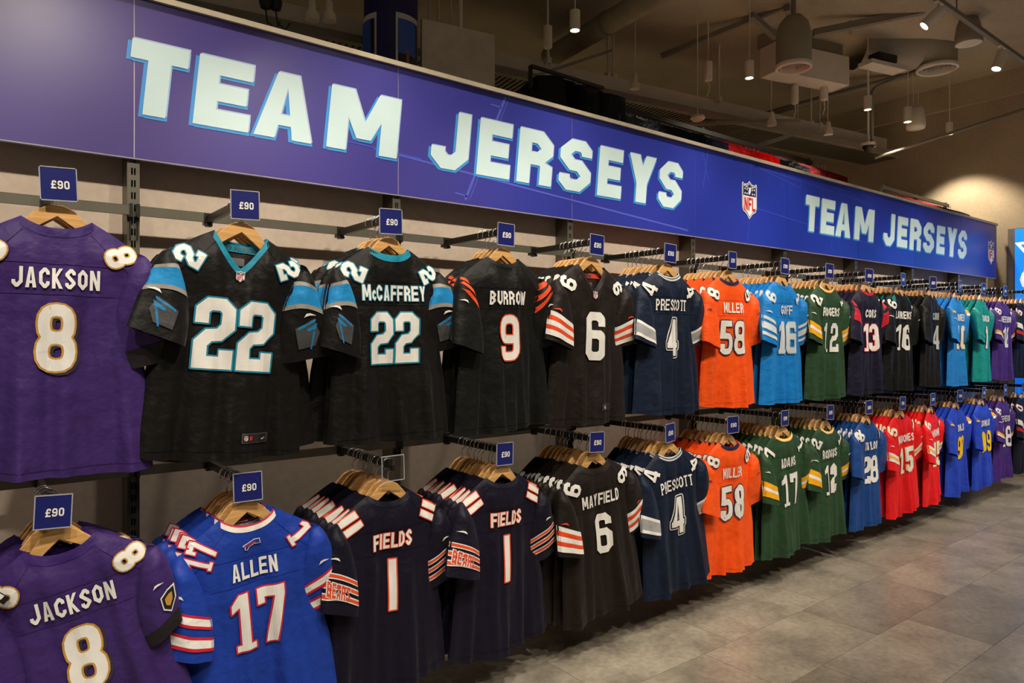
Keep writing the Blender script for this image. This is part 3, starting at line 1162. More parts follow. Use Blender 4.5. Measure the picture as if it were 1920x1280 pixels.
    for pol in digits:
        mb = MB()
        if T.get('out2'):
            pq = place(pol, hh, 0, zc, wt, 0, sx)
            decal(mb, [grow(p, .013) for p in pq], bf, .0030, 3, g)
            decal(mb, [grow(p, .008) for p in pq], bf, .0038, 1, g)
            decal(mb, pq, bf, .0046, 0, g)
        else:
            word_decal(mb, place(pol, hh, 0, zc, wt, 0, sx), bf, .003, (0, 1, 2), ol, T.get('shadow'), g)
        mb.build('number_digit', fm, root)
    if view == 'front':
        mb = MB()
        add_shield(mb, .040, 0, -.258, bf, .003, g)
        mb.build('shield_patch', SHIELD_M, root)
        mb = MB()
        decal(mb, [[(.045, -.812), (.145, -.812), (.145, -.780), (.045, -.780)]], bf, .002, 0, g)
        decal(mb, [[(.047, -.810), (.143, -.810), (.143, -.782), (.047, -.782)]], bf, .0026, 1, g)
        decal(mb, [[(.072, -.803), (.084, -.803), (.084, -.789), (.072, -.789)]], bf, .0032, 2, g)
        decal(mb, swoosh(.120, -.803, .018, .012), bf, .0032, 3, g)
        tagp = mb.build('hem_label', [prnt((96, 92, 88)), prnt((34, 32, 32)), prnt((190, 50, 46)), M_WHITE], root)
        mb = MB()
        add_shield(mb, .020, .058, -.796, bf, .0034, g)
        mb.build('label_emblem', SHIELD_M, tagp)
        # inside of the neck: tape with lettering, size label
        ins = lambda x, z, o: s.body_pt(x, z, -(.003 + o), 1)
        mb = MB()
        tape = TEAL if team == 'panther' else (190, 60, 34)
        decal(mb, [[(-.075, -.172), (.075, -.172), (.075, -.148), (-.075, -.148)]], ins, .001, 0, .015)
        decal(mb, [[(-.024, -.218), (.02, -.218), (.02, -.192), (-.024, -.192)]], ins, .001, 1, .015)
        pol, wt = text('KEEP POUNDING' if team == 'panther' else '1946', .6, .2, .12)
        decal(mb, place(pol, .016, 0, -.160, wt, 0, .12 / wt if team == 'panther' else .014), ins, .002, 2, .015)
        mb.build('neck_tape', [fab(tape), prnt((88, 86, 84)), prnt((18, 40, 52))], root)
    if team == 'royal':
        mb = MB()
        bis = [[(-.030, -.004), (.006, .012), (.014, .004), (-.014, -.008)], [(.004, .012), (.024, .010), (.026, -.004), (.010, -.002)], [(-.022, -.006), (-.012, -.006), (-.018, -.018), (-.024, -.016)]]
        pl = lambda dz: [[(x, z - .205) for x, z in q] for q in bis]
        decal(mb, [grow(q, .0022) for q in pl(0)], bf, .003, 0, g)
        decal(mb, pl(0), bf, .0038, 1, g)
        decal(mb, [[(-.026, -.2075), (.010, -.1985), (.012, -.202), (-.022, -.2105)]], bf, .0046, 2, g)
        mb.build('chest_emblem', [M_WHITE, prnt((30, 52, 140)), M_RED], root)


# ------------------------------------------------------------------ hanger
def hanger_parts():
    top = [(-.200, -.232), (-.16, -.205), (-.105, -.158), (-.072, -.116), (-.040, -.081), (-.014, -.070)]
    bot = [(.0, -.106), (.040, -.134), (.10, -.182), (.200, -.250)]
    tp = top + [(-x, z) for x, z in reversed(top)]
    bp = [(x, z) for x, z in reversed(bot)] + [(-x, z) for x, z in bot[1:]]
    mb = MB()
    n = 14
    f = lambda pts, x: next((a[1] + (b_[1] - a[1]) * (x - a[0]) / (b_[0] - a[0]) for a, b_ in zip(pts, pts[1:]) if a[0] - 1e-9 <= x <= b_[0] + 1e-9), pts[-1][1])
    bot_s = [(-x, z) for x, z in reversed(bot)] + bot[1:]
    xs = [-.200 + .40 * i / (2 * n) for i in range(2 * n + 1)]
    vs, fs = [], []
    for x in xs:
        a, b_ = f(tp, x), f(bot_s, x)
        h = .0065 if abs(x) < .07 else max(.0035, .0065 - (abs(x) - .07) * .05)
        c_ = h * .45
        vs += [(x, -h, a - c_), (x, -h + c_, a), (x, h - c_, a), (x, h, a - c_), (x, h, b_ + c_), (x, h - c_, b_), (x, -h + c_, b_), (x, -h, b_ + c_)]
    for i in range(len(xs) - 1):
        for k_ in range(8):
            fs.append((i * 8 + k_, (i + 1) * 8 + k_, (i + 1) * 8 + (k_ + 1) % 8, i * 8 + (k_ + 1) % 8))
    fs += [tuple(range(8)), tuple((len(xs) - 1) * 8 + k_ for k_ in reversed(range(8)))]
    mb.add(vs, fs)
    body = mb.mesh('hanger_body', M_WOOD, 'auto')
    hk = MB()
    r = .0225
    pts = [(0, 0, -.072), (0, 0, -.040), (.006, 0, -.032), (.016, 0, -.024), (.0225, 0, -.010)]
    pts += [(r * cos(a), 0, -.002 + r * sin(a)) for a in [pi * i / 8 for i in range(0, 9)]] + [(-.021, 0, -.012)]
    hk.tube(pts, .0022, 6)
    return body, hk.mesh('hook', M_CHROME, True)


HB, HK = hanger_parts()
STUFF_N = dict(h=0)


def hanger(loc, rz, label, group=None):
    r = thing('clothes_hanger', label, 'hanger', loc, group, rz)
    link('hanger_body', HB, r)
    link('hook', HK, r)
    return r


# ------------------------------------------------------------------ the rows
A0, ASP = 0.194, 0.55                        # first arm, spacing
YF = -0.452                                  # front hanger
PITCH = 0.033
# (team, name, number, side shown, how many on the arm, description, yaw, roll)
UP = [('purple', 'JACKSON', '8', 'back', 3, 'purple jersey', 0, 1), ('panther', '', '22', 'front', 4, 'black V-neck jersey with teal trim', 0, 5),
      ('panther', 'McCAFFREY', '22', 'back', 5, 'black jersey with teal round collar', 2, -1), ('tiger', 'BURROW', '9', 'back', 5, 'black jersey with orange shoulder stripes', 2, -1),
      ('brown', '', '6', 'front', 7, 'dark brown V-neck jersey', 0, 2), ('navystar', 'PRESCOTT', '4', 'back', 9, 'navy jersey with silver collar', 0, 0),
      ('orange', 'MILLER', '58', 'back', 9, 'orange jersey with navy collar', 0, 0), ('skyblue', 'GOFF', '16', 'back', 9, 'sky blue jersey', 3, 0),
      ('green', 'RODGERS', '12', 'back', 9, 'dark green jersey', 0, 0), ('texan', 'COOKS', '13', 'back', 9, 'dark navy jersey with red sleeves', 0, 0),
      ('jaguar', 'LAWRENCE', '16', 'back', 9, 'black jersey with small teal patches', 0, 1), ('raider', 'CARR', '4', 'back', 9, 'plain black jersey with silver figure', 6, 0),
      ('bolt', 'HERBERT', '10', 'back', 9, 'powder blue jersey with yellow bolts', 6, 0), ('aqua', 'TAGOVAILOA', '1', 'back', 9, 'aqua green jersey', 5, 0),
      ('violet', 'JEFFERSON', '18', 'back', 7, 'violet jersey', 0, 0), ('midnight', 'JONES', '5', 'back', 6, 'midnight blue jersey', 0, 0)]
LOW = [('purple', 'JACKSON', '8', 'back', 7, 'purple jersey', -8, -11), ('royal', 'ALLEN', '17', 'back', 7, 'royal blue jersey with white-red collar', -3, -5),
       ('bear', 'FIELDS', '|', 'back', 10, 'stripe-sleeved navy jersey next to royal blue', 2, 0), ('bear', 'FIELDS', '|', 'back', 10, 'stripe-sleeved navy jersey next to dark brown', 3, 1),
       ('brown', 'MAYFIELD', '6', 'back', 10, 'dark brown jersey', -2, -6), ('navystar', 'PRESCOTT', '4', 'back', 10, 'navy jersey with silver collar', -2, -6),
       ('orange', 'MILLER', '58', 'back', 9, 'orange jersey with navy collar', 0, 0), ('green', 'ADAMS', '17', 'back', 10, 'dark green jersey next to orange', -2, -4),
       ('green', 'RODGERS', '12', 'back', 9, 'dark green jersey next to mid blue', 2, 0), ('colt', 'TAYLOR', '28', 'back', 9, 'mid blue jersey with white shoulder bars', 3, 0),
       ('red', 'MAHOMES', '15', 'back', 9, 'red jersey next to mid blue', -2, -5), ('red', 'MAHOMES', '15', 'back', 9, 'red jersey next to vivid blue', 9, -3),
       ('ram', 'DONALD', '99', 'back', 8, 'vivid blue jersey next to red', 3, 0), ('ram', 'DONALD', '99', 'back', 8, 'vivid blue jersey next to violet', 2, -2),
       ('violet', 'JEFFERSON', '18', 'back', 7, 'violet jersey', 2, 0), ('midnight', 'JONES', '10', 'back', 5, 'midnight blue jersey', 0, 0)]

arm_mesh = MB().box((0, -.232, 0), (.017, .476, .028)).mesh('arm_bar', M_DARKSTEEL)
arm_end = MB().box((0, -.472, .002), (.019, .006, .034)).mesh('end_cap', M_BLACK)
arm_brk = MB().box((0, .002, .002), (.030, .030, .046)).box((0, -.016, -.022), (.022, .03, .012)).mesh('bracket', M_DARKSTEEL)
CW, CH = .088, .093
card_mesh = MB().box((0, 0, 0), (CW, .0012, CH)).mesh('card', M_CARD)
hold = MB().box((0, 0, CH / 2 + .0015), (CW + .006, .004, .003)).box((0, 0, -CH / 2 - .0015), (CW + .006, .004, .003))
hold.box((-CW / 2 - .0015, 0, 0), (.003, .004, CH + .006)).box((CW / 2 + .0015, 0, 0), (.003, .004, CH + .006))
hold_mesh = hold.mesh('holder', mat('clear_edge', (168, 168, 176), 0.2, var=0.03))
sheet_mesh = MB().box((0, 0, 0), (CW, .002, CH)).mesh('clear_sheet', M_CLEAR)
pol, wt = text('£90', .62, .18, .14, 3, .28)
pm = MB()
decal(pm, place(pol, .024, .004, -.002, wt, 0, .046 / wt), flat(0), .0012, 0, 5.0)
price_mesh = pm.mesh('price_print', M_WHITE)
clip_mesh = MB().box((0, .008, 0), (.012, .018, .02)).mesh('clip', M_BLACK)

OPT = {('upper', 0): dict(out=[-.02, .012], drop=[0, -.038], sway=(-.03, .005)), ('upper', 1): dict(out=[-.012, .02], drop=[.022, -.015], sway=(-.06, -.01)),
       ('upper', 2): dict(out=[-.03, .035], drop=[-.01, -.01]), ('upper', 3): dict(out=[-.03, .04], drop=[0, .0]),
       ('lower', 0): dict(out=[0, -.075], drop=[0, .02], sway=(-.03, -.02)), ('lower', 1): dict(out=[-.05, .0], drop=[-.02, -.02])}
ORD = ['second', 'third', 'fourth', 'fifth', 'sixth', 'seventh', 'eighth', 'ninth', 'tenth', 'eleventh']
for row, data, bz in (('upper', UP, UZ - .008), ('lower', LOW, LZ + .004)):
    for m, (team, name, num, view, cnt, desc, yaw, roll) in enumerate(data):
        x = A0 + m * ASP + (.016 if m == 0 and row == 'upper' else 0)
        nn = '1' if num == '|' else num
        a = thing('display_arm', 'dark steel arm on %s rail for the %s' % (row, desc), 'rail arm', (x, 0, bz), '%s row display arms' % row)
        link('arm_bar', arm_mesh, a)
        link('end_cap', arm_end, a)
        link('bracket', arm_brk, a)
        # price card
        blank = (row == 'lower' and m == 2)
        cr = thing('price_card', ('empty clear acrylic card holder above a dark navy jersey' if blank else
                                  'blue £90 price card, %s rail, above %s' % (row, desc)), 'price card',
                   (x + random.uniform(-.006, .006), -.486, bz - .014), '%s row price cards' % row, radians(random.uniform(-9, 9) + (-10 if row == 'lower' and m < 2 else 0)))
        cr.rotation_euler[1] = radians(random.uniform(-3, 3))
        link('holder', hold_mesh, cr)
        link('clip', clip_mesh, cr)
        if blank:
            link('clear_sheet', sheet_mesh, cr)
        else:
            cc = link('card', card_mesh, cr)
            link('price_print', price_mesh, cc)
        # jerseys: the front one in full
        ph = .0165 if m % 2 else 0.0
        rot = (0, radians(roll), radians(yaw))
        j = thing('jersey', '%s number %s, front of its %s arm' % (desc, nn, row), 'jersey', (x, YF - ph * .5, bz), '%s row front jerseys' % row)
        j.rotation_euler = rot
        build_jersey(team, name, num, view, j, 11 * m + (0 if row == 'upper' else 500), True, OPT.get((row, m)))
        h = hanger((x, YF - ph * .5, bz), 0, 'wooden hanger of front %s, %s row' % (desc, row), '%s row front hangers' % row)
        h.rotation_euler = rot
        proto = None
        y = YF - ph * .5 + .044
        pitch = min(PITCH, .335 / max(1, cnt - 1))
        for i in range(cnt - 1):
            rot = (0, radians(roll * .5 + random.uniform(-2.5, 2.5)), radians(yaw * .3 + random.uniform(-3, 3)))
            loc = (x + random.uniform(-.010, .010), y + i * pitch, bz)
            if proto is None:
                o = proto = thing('jersey', '', 'jersey', loc, '%s packed behind, %s row' % (desc, row))
                build_jersey(team, name, num, 'back', proto, 900 + m, False)
            else:
                o = copy_tree(proto)
                o.location = loc
            o['label'] = '%s %s counted from the front, %s row' % (ORD[i], desc, row)
            o.rotation_euler = rot
            o.scale = (1, 1, 1 + random.uniform(-.008, .006))
            h = hanger(loc, 0, 'wooden hanger of %s %s from front, %s row' % (ORD[i], desc, row), 'hangers packed behind %s, %s row' % (desc, row))
            h.rotation_euler = rot

# swing tag on the lower purple front jersey is a part of it
for o in [q for q in COL.objects if q.name.startswith('jersey') and q.get('label', '').startswith('purple jersey number 8, front of its lower')]:
    mb = MB().box((-.165, -.052, -.20), (.022, .002, .06), 0, (Vector((.8, 0, .6)), Vector((0, 1, 0)), Vector((-.6, 0, .8))))
    mb.box((-.163, -.054, -.198), (.012, .001, .03), 1, (Vector((.8, 0, .6)), Vector((0, 1, 0)), Vector((-.6, 0, .8))))
    mb.build('swing_tag', [M_BLACK, M_WHITE], o)


# ================================================================== LAMPS
def spot(parent, loc, aim, watts, ang=70, blend=.6, size=.05, col=(1.0, .89, .74), name='lamp_beam'):
    d = bpy.data.lights.new(name, 'SPOT')
    d.energy = watts
    d.spot_size = radians(ang)
    d.spot_blend = blend
    d.shadow_soft_size = size
    d.color = col
    o = link(name, d, parent)
    o.location = loc
    o.rotation_euler = Vector(aim).to_track_quat('-Z', 'Y').to_euler()
    return o


def can(axis, ln, r):
    """lamp can hanging from its top at the origin, pointing along axis"""
    ax = -Vector(axis).normalized()
    body = MB().lathe([(0, 0), (r * .97, 0), (r, -.004), (r, -ln), (r * .86, -ln), (r * .80, -ln + .012)], (0, 0, 0), ax, 20).mesh('lamp_can', M_WHITEPAINT, 'auto')
    face = MB().lathe([(r * .80, -ln + .012), (0, -ln + .012)], (0, 0, 0), ax, 20).mesh('lamp_face', M_LAMP)
    return body, face, ax


def track_head(loc, aim, watts, label, ang=62, group=None, ln=.17, r=.042, off=None):
    """off: name stem of a lamp that hangs outside the picture"""
    t_ = thing('track_lamp', label, 'spot lamp', loc, group)
    ax_ = (Vector(aim) - (Vector(loc) - Vector((0, 0, .1)))).normalized()
    b_, f_, ax = can(ax_, ln, r)
    c0 = Vector((0, 0, -.09)) - ax_ * .03
    link('lamp_can', b_, t_, c0)
    link('%s_face_offscreen' % off if off else 'lamp_face', f_, t_, c0)
    MB().tube([(0, 0, 0), (0, 0, -.09)], .012, 8).build('stem', M_WHITEPAINT, t_)
    MB().box((0, 0, -.008), (.12, .034, .03)).build('adapter', M_WHITEPAINT, t_)
    if watts:
        spot(t_, c0 + ax_ * (ln + .01), ax_, watts, ang, name='%s_offscreen' % off if off else 'lamp_beam')


def pendant(u, v, Z, wpx, watts, label, aim=(0, 0, -1), ang=80, pos=None, wattcol=(1.0, .86, .66)):
    p = pos or P(u, v, Z)
    r = wpx / 2 / FPX * Z
    ln = r * 3.7
    top = Vector((p.x, p.y, p.z + ln / 2))
    t_ = thing('pendant_lamp', label, 'pendant lamp', top, 'white pendant spot lamps')
    b_, f_, ax = can(aim, ln, r)
    link('lamp_can', b_, t_)
    link('lamp_face', f_, t_)
    MB().tube([(0, 0, 0), (.01, 0, (ZC - top.z) * .5), (0, 0, ZC - top.z)], .005, 6).build('cord', M_WHITEPAINT, t_)
    if watts:
        spot(t_, Vector(aim) * (ln + .01), aim, watts, ang, .5, .04, wattcol)


pendant(1078, 39, 5.2, 20, PEND_W, 'white cylindrical pendant spot beside the round ceiling pipe')
pendant(1405, 131, 6.2, 17, PEND_W, 'white pendant spot hanging before the flat ceiling unit panel')
pendant(1627, 193, 7.0, 14, PEND_W, 'white pendant spot near the thin bent conduit')
pendant(1702, 215, 7.4, 15, PEND_W, 'white pendant spot overlapping the rounded pendant speaker')
pendant(1780, 241, 7.95, 12, PEND_W * .62, 'small white pendant spot lighting the bare far wall', (.04, 0, -1), 104)

# ceiling track in front of the sign, its two near heads show
TY, TZ = -.64, 4.17
tr = thing('lighting_track', 'grey ceiling lighting track running along the jersey wall', 'track', (5.1, TY, TZ))
MB().box((0, 0, 0), (8.3, .036, .034)).build('track_rail', M_GREYPAINT, tr)
for xx in (-3.6, -1.2, 1.2, 3.6):
    MB().tube([(xx, 0, .01), (xx, 0, ZC - TZ)], .006, 6).build('suspension_rod', M_GREYPAINT, tr)
a1, a2 = Py(1760, 5, TY), Py(1878, 62, TY)
track_head((a1.x, TY, TZ), (a1.x - .9, .6, 2.6), 40, 'white track spot angled at the wall, by the ceiling duct elbow')
track_head((a2.x, TY, TZ), (a2.x - .7, -.25, 2.2), 40, 'white track spot angled down, beside the bell-shaped speaker')
for xx in (-.0, 1.15, 2.3, 3.45):
    track_head((xx + 1.0, TY, TZ), (xx + .9, 0.02, 2.55), TRACK_W, 'white track spot above the blue sign', 70, 'track spots above the sign', off='sign_track_lamp_%d' % round(xx * 10))
# second track further into the room carries the lamps that light the jerseys
T2Y, T2Z = -2.25, 3.95
tr2 = thing('lighting_track', 'grey lighting track hung over the shop aisle', 'track', (3.6, T2Y, T2Z))
MB().box((0, 0, 0), (11.2, .036, .034)).build('track_rail', M_GREYPAINT, tr2)
for i in range(9):
    xx = -.9 + i * 1.15
    track_head((xx, T2Y, T2Z), (xx + .15, -.30, 1.45), KEY_W, 'white track spot over the shop aisle', 62, 'aisle track spots', off='aisle_track_lamp_%d' % i)

# third track, unseen: downlights added to brighten the floor and bounce onto the ceiling
tr3 = thing('lighting_track', 'grey unseen lighting track added over the middle of the shop floor', 'track', (3.6, -3.5, T2Z))
MB().box((0, 0, 0), (11.2, .036, .034)).build('track_rail', M_GREYPAINT, tr3)
for i in range(6):
    xx = -.6 + i * 1.75
    track_head((xx, -3.5, T2Z), (xx, -3.0, 0), AISLE_W, 'white unseen track spot added to brighten the shop floor', 100, 'added floor track spots', off='floor_fill_lamp_%d' % i)

# ================================================================== FAR END: screen
sc_y1 = Px(1904, 600, XF - .06).y
scr = thing('video_screen', 'bright blue lit video screen with white star emblem on the far wall', 'screen', (XF - .06, 0, 0))
zt_ = Px(1904, 430, XF - .06).z
zb_ = .72
MB().box((.02, sc_y1 + .07 - 1.035, (zt_ + zb_) / 2), (.06, 2.07, zt_ - zb_ + .02)).build('frame', mat('screen_frame_grey', (120, 112, 102), 0.5), scr)
M_LED = mat('led_blue', (30, 140, 250), 0.4, kind='ledblue', emit=.75)
MB().box((-.012, sc_y1 - .96, (zt_ + zb_) / 2), (.01, 1.92, zt_ - zb_)).build('lit_panel', M_LED, scr)
M_LEDW = mat('led_white', (240, 248, 255), 0.4, emit=.6, var=0)
mb = MB()
sfn = lambda a, b_, o: (-.018 - o, -a, b_)
c_ = Px(1941, 470, XF - .08)
star = [(.17 * (1 if i % 2 == 0 else .42) * cos(pi / 2 + i * pi / 5), .30 * (1 if i % 2 == 0 else .42) * sin(pi / 2 + i * pi / 5)) for i in range(10)]
decal(mb, stroke([(-c_.y + a, c_.z + b_) for a, b_ in star], .03, True), sfn, .001, 0, 5.0)
c_ = Px(1953, 522, XF - .08)
decal(mb, [[(-c_.y + .2 * cos(a), c_.z + .16 * sin(a)) for a in [2 * pi * i / 14 for i in range(14)]]], sfn, .001, 0, 5.0)
mb.build('screen_graphic', M_LEDW, scr)

# ================================================================== BEHIND THE PARTITION
# printed round column
cp = P(733, 60, 5.0)
colr = thing('printed_column', 'round column wrapped in dark blue print with framed pictures', 'column', (cp.x, cp.y, 0))
R_ = 50 / FPX * 5.0
M_COLB = mat('column_blue_print', (24, 28, 88), 0.45, var=0.35, scale=2.2)
MB().lathe([(R_, 0), (R_, ZC)], (0, 0, 0), None, 40).build('shaft', M_COLB, colr, True)
view_a = math.atan2(CAM.y - cp.y, CAM.x - cp.x)


def cyl(a0, a1, z0, z1, r, mb_, mi=0, n=10):
    vs, fs = [], []
    for i in range(n + 1):
        a = a0 + (a1 - a0) * i / n
        for z in (z0, z1):
            vs.append((r * cos(a), r * sin(a), z))
    for i in range(n):
        fs.append((2 * i, 2 * i + 1, 2 * i + 3, 2 * i + 2))
    mb_.add(vs, fs, mi)


ztp = P(733, 44, 5.0).z
for da, w_ in ((.72, .55), (-1.15, .62)):
    mb = MB()
    a = view_a + da
    cyl(a - w_, a + w_, ztp - 1.5, ztp, R_ + .003, mb, 0)
    o = mb.build('picture_frame', prnt((214, 210, 204)), colr, True)
    mb = MB()
    cyl(a - w_ + .08, a + w_ - .08, ztp - 1.45, ztp - .04, R_ + .006, mb, 0)
    cyl(a - w_ + .08, a + w_ - .25, ztp - .28, ztp - .04, R_ + .008, mb, 1)
    cyl(a - .30, a + .05, ztp - .62, ztp - .36, R_ + .009, mb, 2)
    cyl(a - .16, a - .04, ztp - .34, ztp - .25, R_ + .009, mb, 3)
    mb.build('picture', [prnt((34, 30, 32)), prnt((48, 96, 190)), prnt((206, 196, 188)), prnt((150, 100, 74))], o, True)

# pale board
p0, p1 = P(790, 88, 5.0), P(926, 117, 5.28)
e = Vector((p1.x - p0.x, p1.y - p0.y, 0))
bd = thing('pale_board', 'plain pale board standing up behind the sign next to the column', 'board', ((p0 + p1) / 2 - Vector((0, 0, 0.45))))
ex = e.normalized()
MB().box((0, 0, .2), (e.length, .03, .9), 0, (ex, Vector((-ex.y, ex.x, 0)), Vector((0, 0, 1)))).build('panel', mat('pale_board', (206, 198, 182), 0.6), bd)
MB().tube([(.05, .05, .2), (.05, .05, ZC - bd.location.z)], .016, 8).build('post', M_WHITEPAINT, bd)

# ceiling services
E_ = Vector((.989, -.143, 0))
A_ = Ph(640, 62, 3.91)
B_ = Ph(1650, 278, 3.91)
dirv = (B_ - A_).normalized()
side_ = Vector((-dirv.y, dirv.x, 0))
A_ = A_ - dirv * 2.2
tk = thing('service_trunking', 'long pale trunking hung under the ceiling behind the sign', 'trunking', A_)
Ln = (B_ - A_).length
axx = (dirv, side_, Vector((0, 0, 1)))
MB().box(dirv * Ln / 2, (Ln, .18, .19), 0, axx).build('casing', M_WHITEPAINT, tk)
MB().box(dirv * Ln / 2 + Vector((0, 0, -.14)) + side_ * -.02, (Ln, .52, .06), 0, axx).build('lower_tray', M_GREYPAINT, tk)
mb = MB()
for k_ in range(int(Ln / .05)):
    mb.box(dirv * (k_ * .05 + .03) + Vector((0, 0, -.172)) - side_ * .02, (.016, .40, .006), 0, axx)
o = mb.build('tray_perforation', M_DARKSTEEL, tk)
o['kind'] = 'stuff'
ct = thing('cable_tray', 'ladder cable tray running above the pale trunking', 'cable tray', A_ + Vector((0, 0, .14)) + side_ * .2)
mb = MB()
for sd in (-.12, .12):
    mb.box(dirv * Ln / 2 + side_ * sd, (Ln, .006, .05), 0, axx)
mb.build('side_rail', M_GREYPAINT, ct)
mb = MB()
for k_ in range(int(Ln / .06)):
    mb.box(dirv * (k_ * .06 + .03), (.02, .24, .008), 0, axx)
o = mb.build('rung', M_GREYPAINT, ct)
o['kind'] = 'stuff'


def hang(name, label, cat, u, v, Z, build_fn, group=None):
    p = P(u, v, Z)
    t_ = thing(name, label, cat, p, group)
    build_fn(t_, p)
    return t_


def rod(u, v, Z, label, r=.010):
    hang('ceiling_rod', label, 'rod', u, v, Z, lambda t_, p: (MB().tube([(0, 0, 0), (0, 0, ZC - p.z)], r, 8).build('tube', M_WHITEPAINT, t_),
                                                             MB().box((0, 0, .02), (.05, .05, .05)).build('foot', M_WHITEPAINT, t_)), 'ceiling hanger rods')


for u_, v_, Z_, r_ in ((805, 82, 5.7, .013), (822, 82, 5.75, .012), (1140, 145, 6.65, .010), (1150, 147, 6.65, .010), (1348, 190, 7.2, .011),
                       (1495, 230, 7.9, .010), (1521, 235, 8.0, .008), (1537, 238, 8.05, .008), (1027, 118, 6.2, .009)):
    rod(u_, v_, Z_, 'pale hanger rod dropping from the ceiling to the trunking', r_)


def inline_box(t_, p):
    MB().lathe([(0, .09), (.035, .09), (.037, .08), (.037, -.08), (.03, -.09), (0, -.09)], (0, 0, 0), None, 14).build('housing', M_WHITEPAINT, t_, 'auto')
    MB().tube([(0, 0, .085), (0, 0, ZC - p.z)], .006, 6).build('cord', M_WHITEPAINT, t_)
    MB().tube([(0, 0, -.08), (.02, 0, -.16), (-.02, .0, -.24)], .006, 6).build('flex', M_WHITEPAINT, t_)


for u_, v_, Z_ in ((1027, 70, 5.8), (1328, 134, 6.6), (1490, 178, 7.1), (1545, 172, 7.2)):
    hang('pendant_socket', 'unlit white inline socket hanging on a cord over the trunking', 'socket', u_, v_, Z_, inline_box, 'inline sockets')


def plug(t_, p):
    MB().lathe([(0, .07), (.022, .06), (.026, .0), (.045, -.03), (.045, -.07), (0, -.075)], (0, 0, 0), None, 12).build('plug_body', M_WHITEPAINT, t_, 'auto')
    MB().tube([(0, 0, .065), (.02, .02, .15), (.03, .02, .22), (.03, .02, ZC - p.z)], .005, 6).build('cable', M_WHITEPAINT, t_)


for u_, v_, Z_ in ((585, 18, 4.5), (617, 20, 4.6), (1190, 152, 6.2), (1553, 240, 7.2), (1447, 222, 6.9), (842, 78, 5.3)):
    hang('hanging_plug', 'white plug and short cable on the trunking edge', 'plug', u_, v_, Z_, plug, 'plugs along the trunking')


def plug_b(t_, p):
    MB().lathe([(0, .05), (.03, .04), (.04, 0), (.03, -.04), (0, -.05)], (0, 0, 0), None, 12).build('plug_body', M_BLACK, t_, 'auto')
    MB().tube([(0, 0, -.04), (.01, 0, -.12), (.06, 0, -.15), (.09, 0, -.10)], .005, 6).build('cable', M_BLACK, t_)


for u_, v_, Z_ in ((498, 3, 4.3), (517, 6, 4.35)):
    hang('hanging_plug', 'black plug with looping cable on the trunking edge', 'plug', u_, v_, Z_, plug_b, 'black plugs')


def strut(u0, v0, Z0, u1, v1, Z1, wd, label, name='ceiling_strut', m_=None, rnd=False, cat='strut'):
    a, b_ = P(u0, v0, Z0), P(u1, v1, Z1)
    t_ = thing(name, label, cat, a)
    if rnd:
        MB().tube([Vector((0, 0, 0)), (b_ - a) * .5, b_ - a], wd, 12 if wd < .05 else 24).build('tube', m_ or M_GREYPAINT, t_, 'auto')
    else:
        MB().bar((0, 0, 0), b_ - a, wd, wd).build('channel', m_ or M_GREYPAINT, t_)


zz = ZC - .2
a_, b_ = Ph(1030, 108, zz), Ph(1250, -22, zz)
b_ = a_ + (b_ - a_) * 2.2
t_ = thing('ceiling_pipe', 'thick round pale pipe crossing under the ceiling', 'pipe', a_)
MB().tube([(0, 0, 0), b_ - a_], .10, 24).build('pipe_run', mat('pipe_paint', (150, 138, 114), 0.7), t_, 'auto')
for xx in (.25, .75):
    MB().lathe([(.104, -.02), (.108, -.02), (.108, .02), (.104, .02)], (b_ - a_) * xx, (b_ - a_), 24).build('clamp', M_GREYPAINT, t_)
strut(1225, 235, 6.9, 1500, 180 + 45, 7.2, .03, 'slim support bar crossing under the trunking')
strut(1390, 285, 6.6, 1500, 246, 7.2, .04, 'short bracket bar under the trunking by the red shirts')
strut(1010, 140, 5.6, 1145, 95, 6.5, .025, 'thin diagonal bar beside the trunking')
strut(1240, 105, 7.0, 1470, 12, 6.4, .045, 'diagonal ceiling channel left of the duct drum')
strut(1408, 28, 6.3, 1455, 70, 6.6, .05, 'short channel between ceiling and duct drum')
strut(1475, 15, 6.3, 1492, 50, 6.6, .05, 'short upright channel over the duct drum')
strut(1590, -10, 6.4, 1595, 62, 6.8, .035, 'slim channel dropping to the flat ceiling unit')
strut(1525, 62, 6.6, 1740, 18, 6.5, .06, 'long channel above the duct elbow')
strut(1360, 235, 8.2, 1720, 135, 8.0, .035, 'thin conduit rising behind the pendant spots', 'conduit', None, True, 'conduit')
strut(1640, 296, 7.6, 1940, 198, 7.6, .016, 'thin straight conduit across the far wall', 'conduit', None, True, 'conduit')
strut(1720, 148, 8.3, 1930, 127, 8.0, .03, 'conduit along the top of the far wall', 'conduit', None, True, 'conduit')
q0, q1, q2, q3 = P(1635, 268, 7.6), P(1635, 172, 7.6), P(1645, 162, 7.6), P(1735, 125, 7.4)
t_ = thing('bent_conduit', 'pale conduit bending from vertical towards the duct elbow', 'conduit', q0)
MB().tube([Vector(), q1 - q0, (q1 - q0) * .5 + (q2 - q0) * .5 + Vector((.0, 0, .015)), q2 - q0, q3 - q0], .018, 8).build('tube', M_GREYPAINT, t_, True)
MB().box((0, 0, -.02), (.06, .06, .06)).build('junction_box', M_WHITEPAINT, t_)
# dome camera
q0 = P(1628, 274, 7.5)
t_ = thing('dome_camera', 'small dark dome camera under the end of the trunking', 'camera', q0)
MB().lathe([(0, .03), (.075, .03), (.075, 0)], (0, 0, 0), None, 18).build('mount', M_WHITEPAINT, t_, 'auto')
MB().lathe([(.06, 0), (.052, -.03), (.03, -.055), (0, -.062)], (0, 0, 0), None, 18).build('dome', M_BLACK, t_, True)
MB().tube([(0, 0, .03), (0, 0, ZC - q0.z)], .012, 8).build('stem', M_WHITEPAINT, t_)
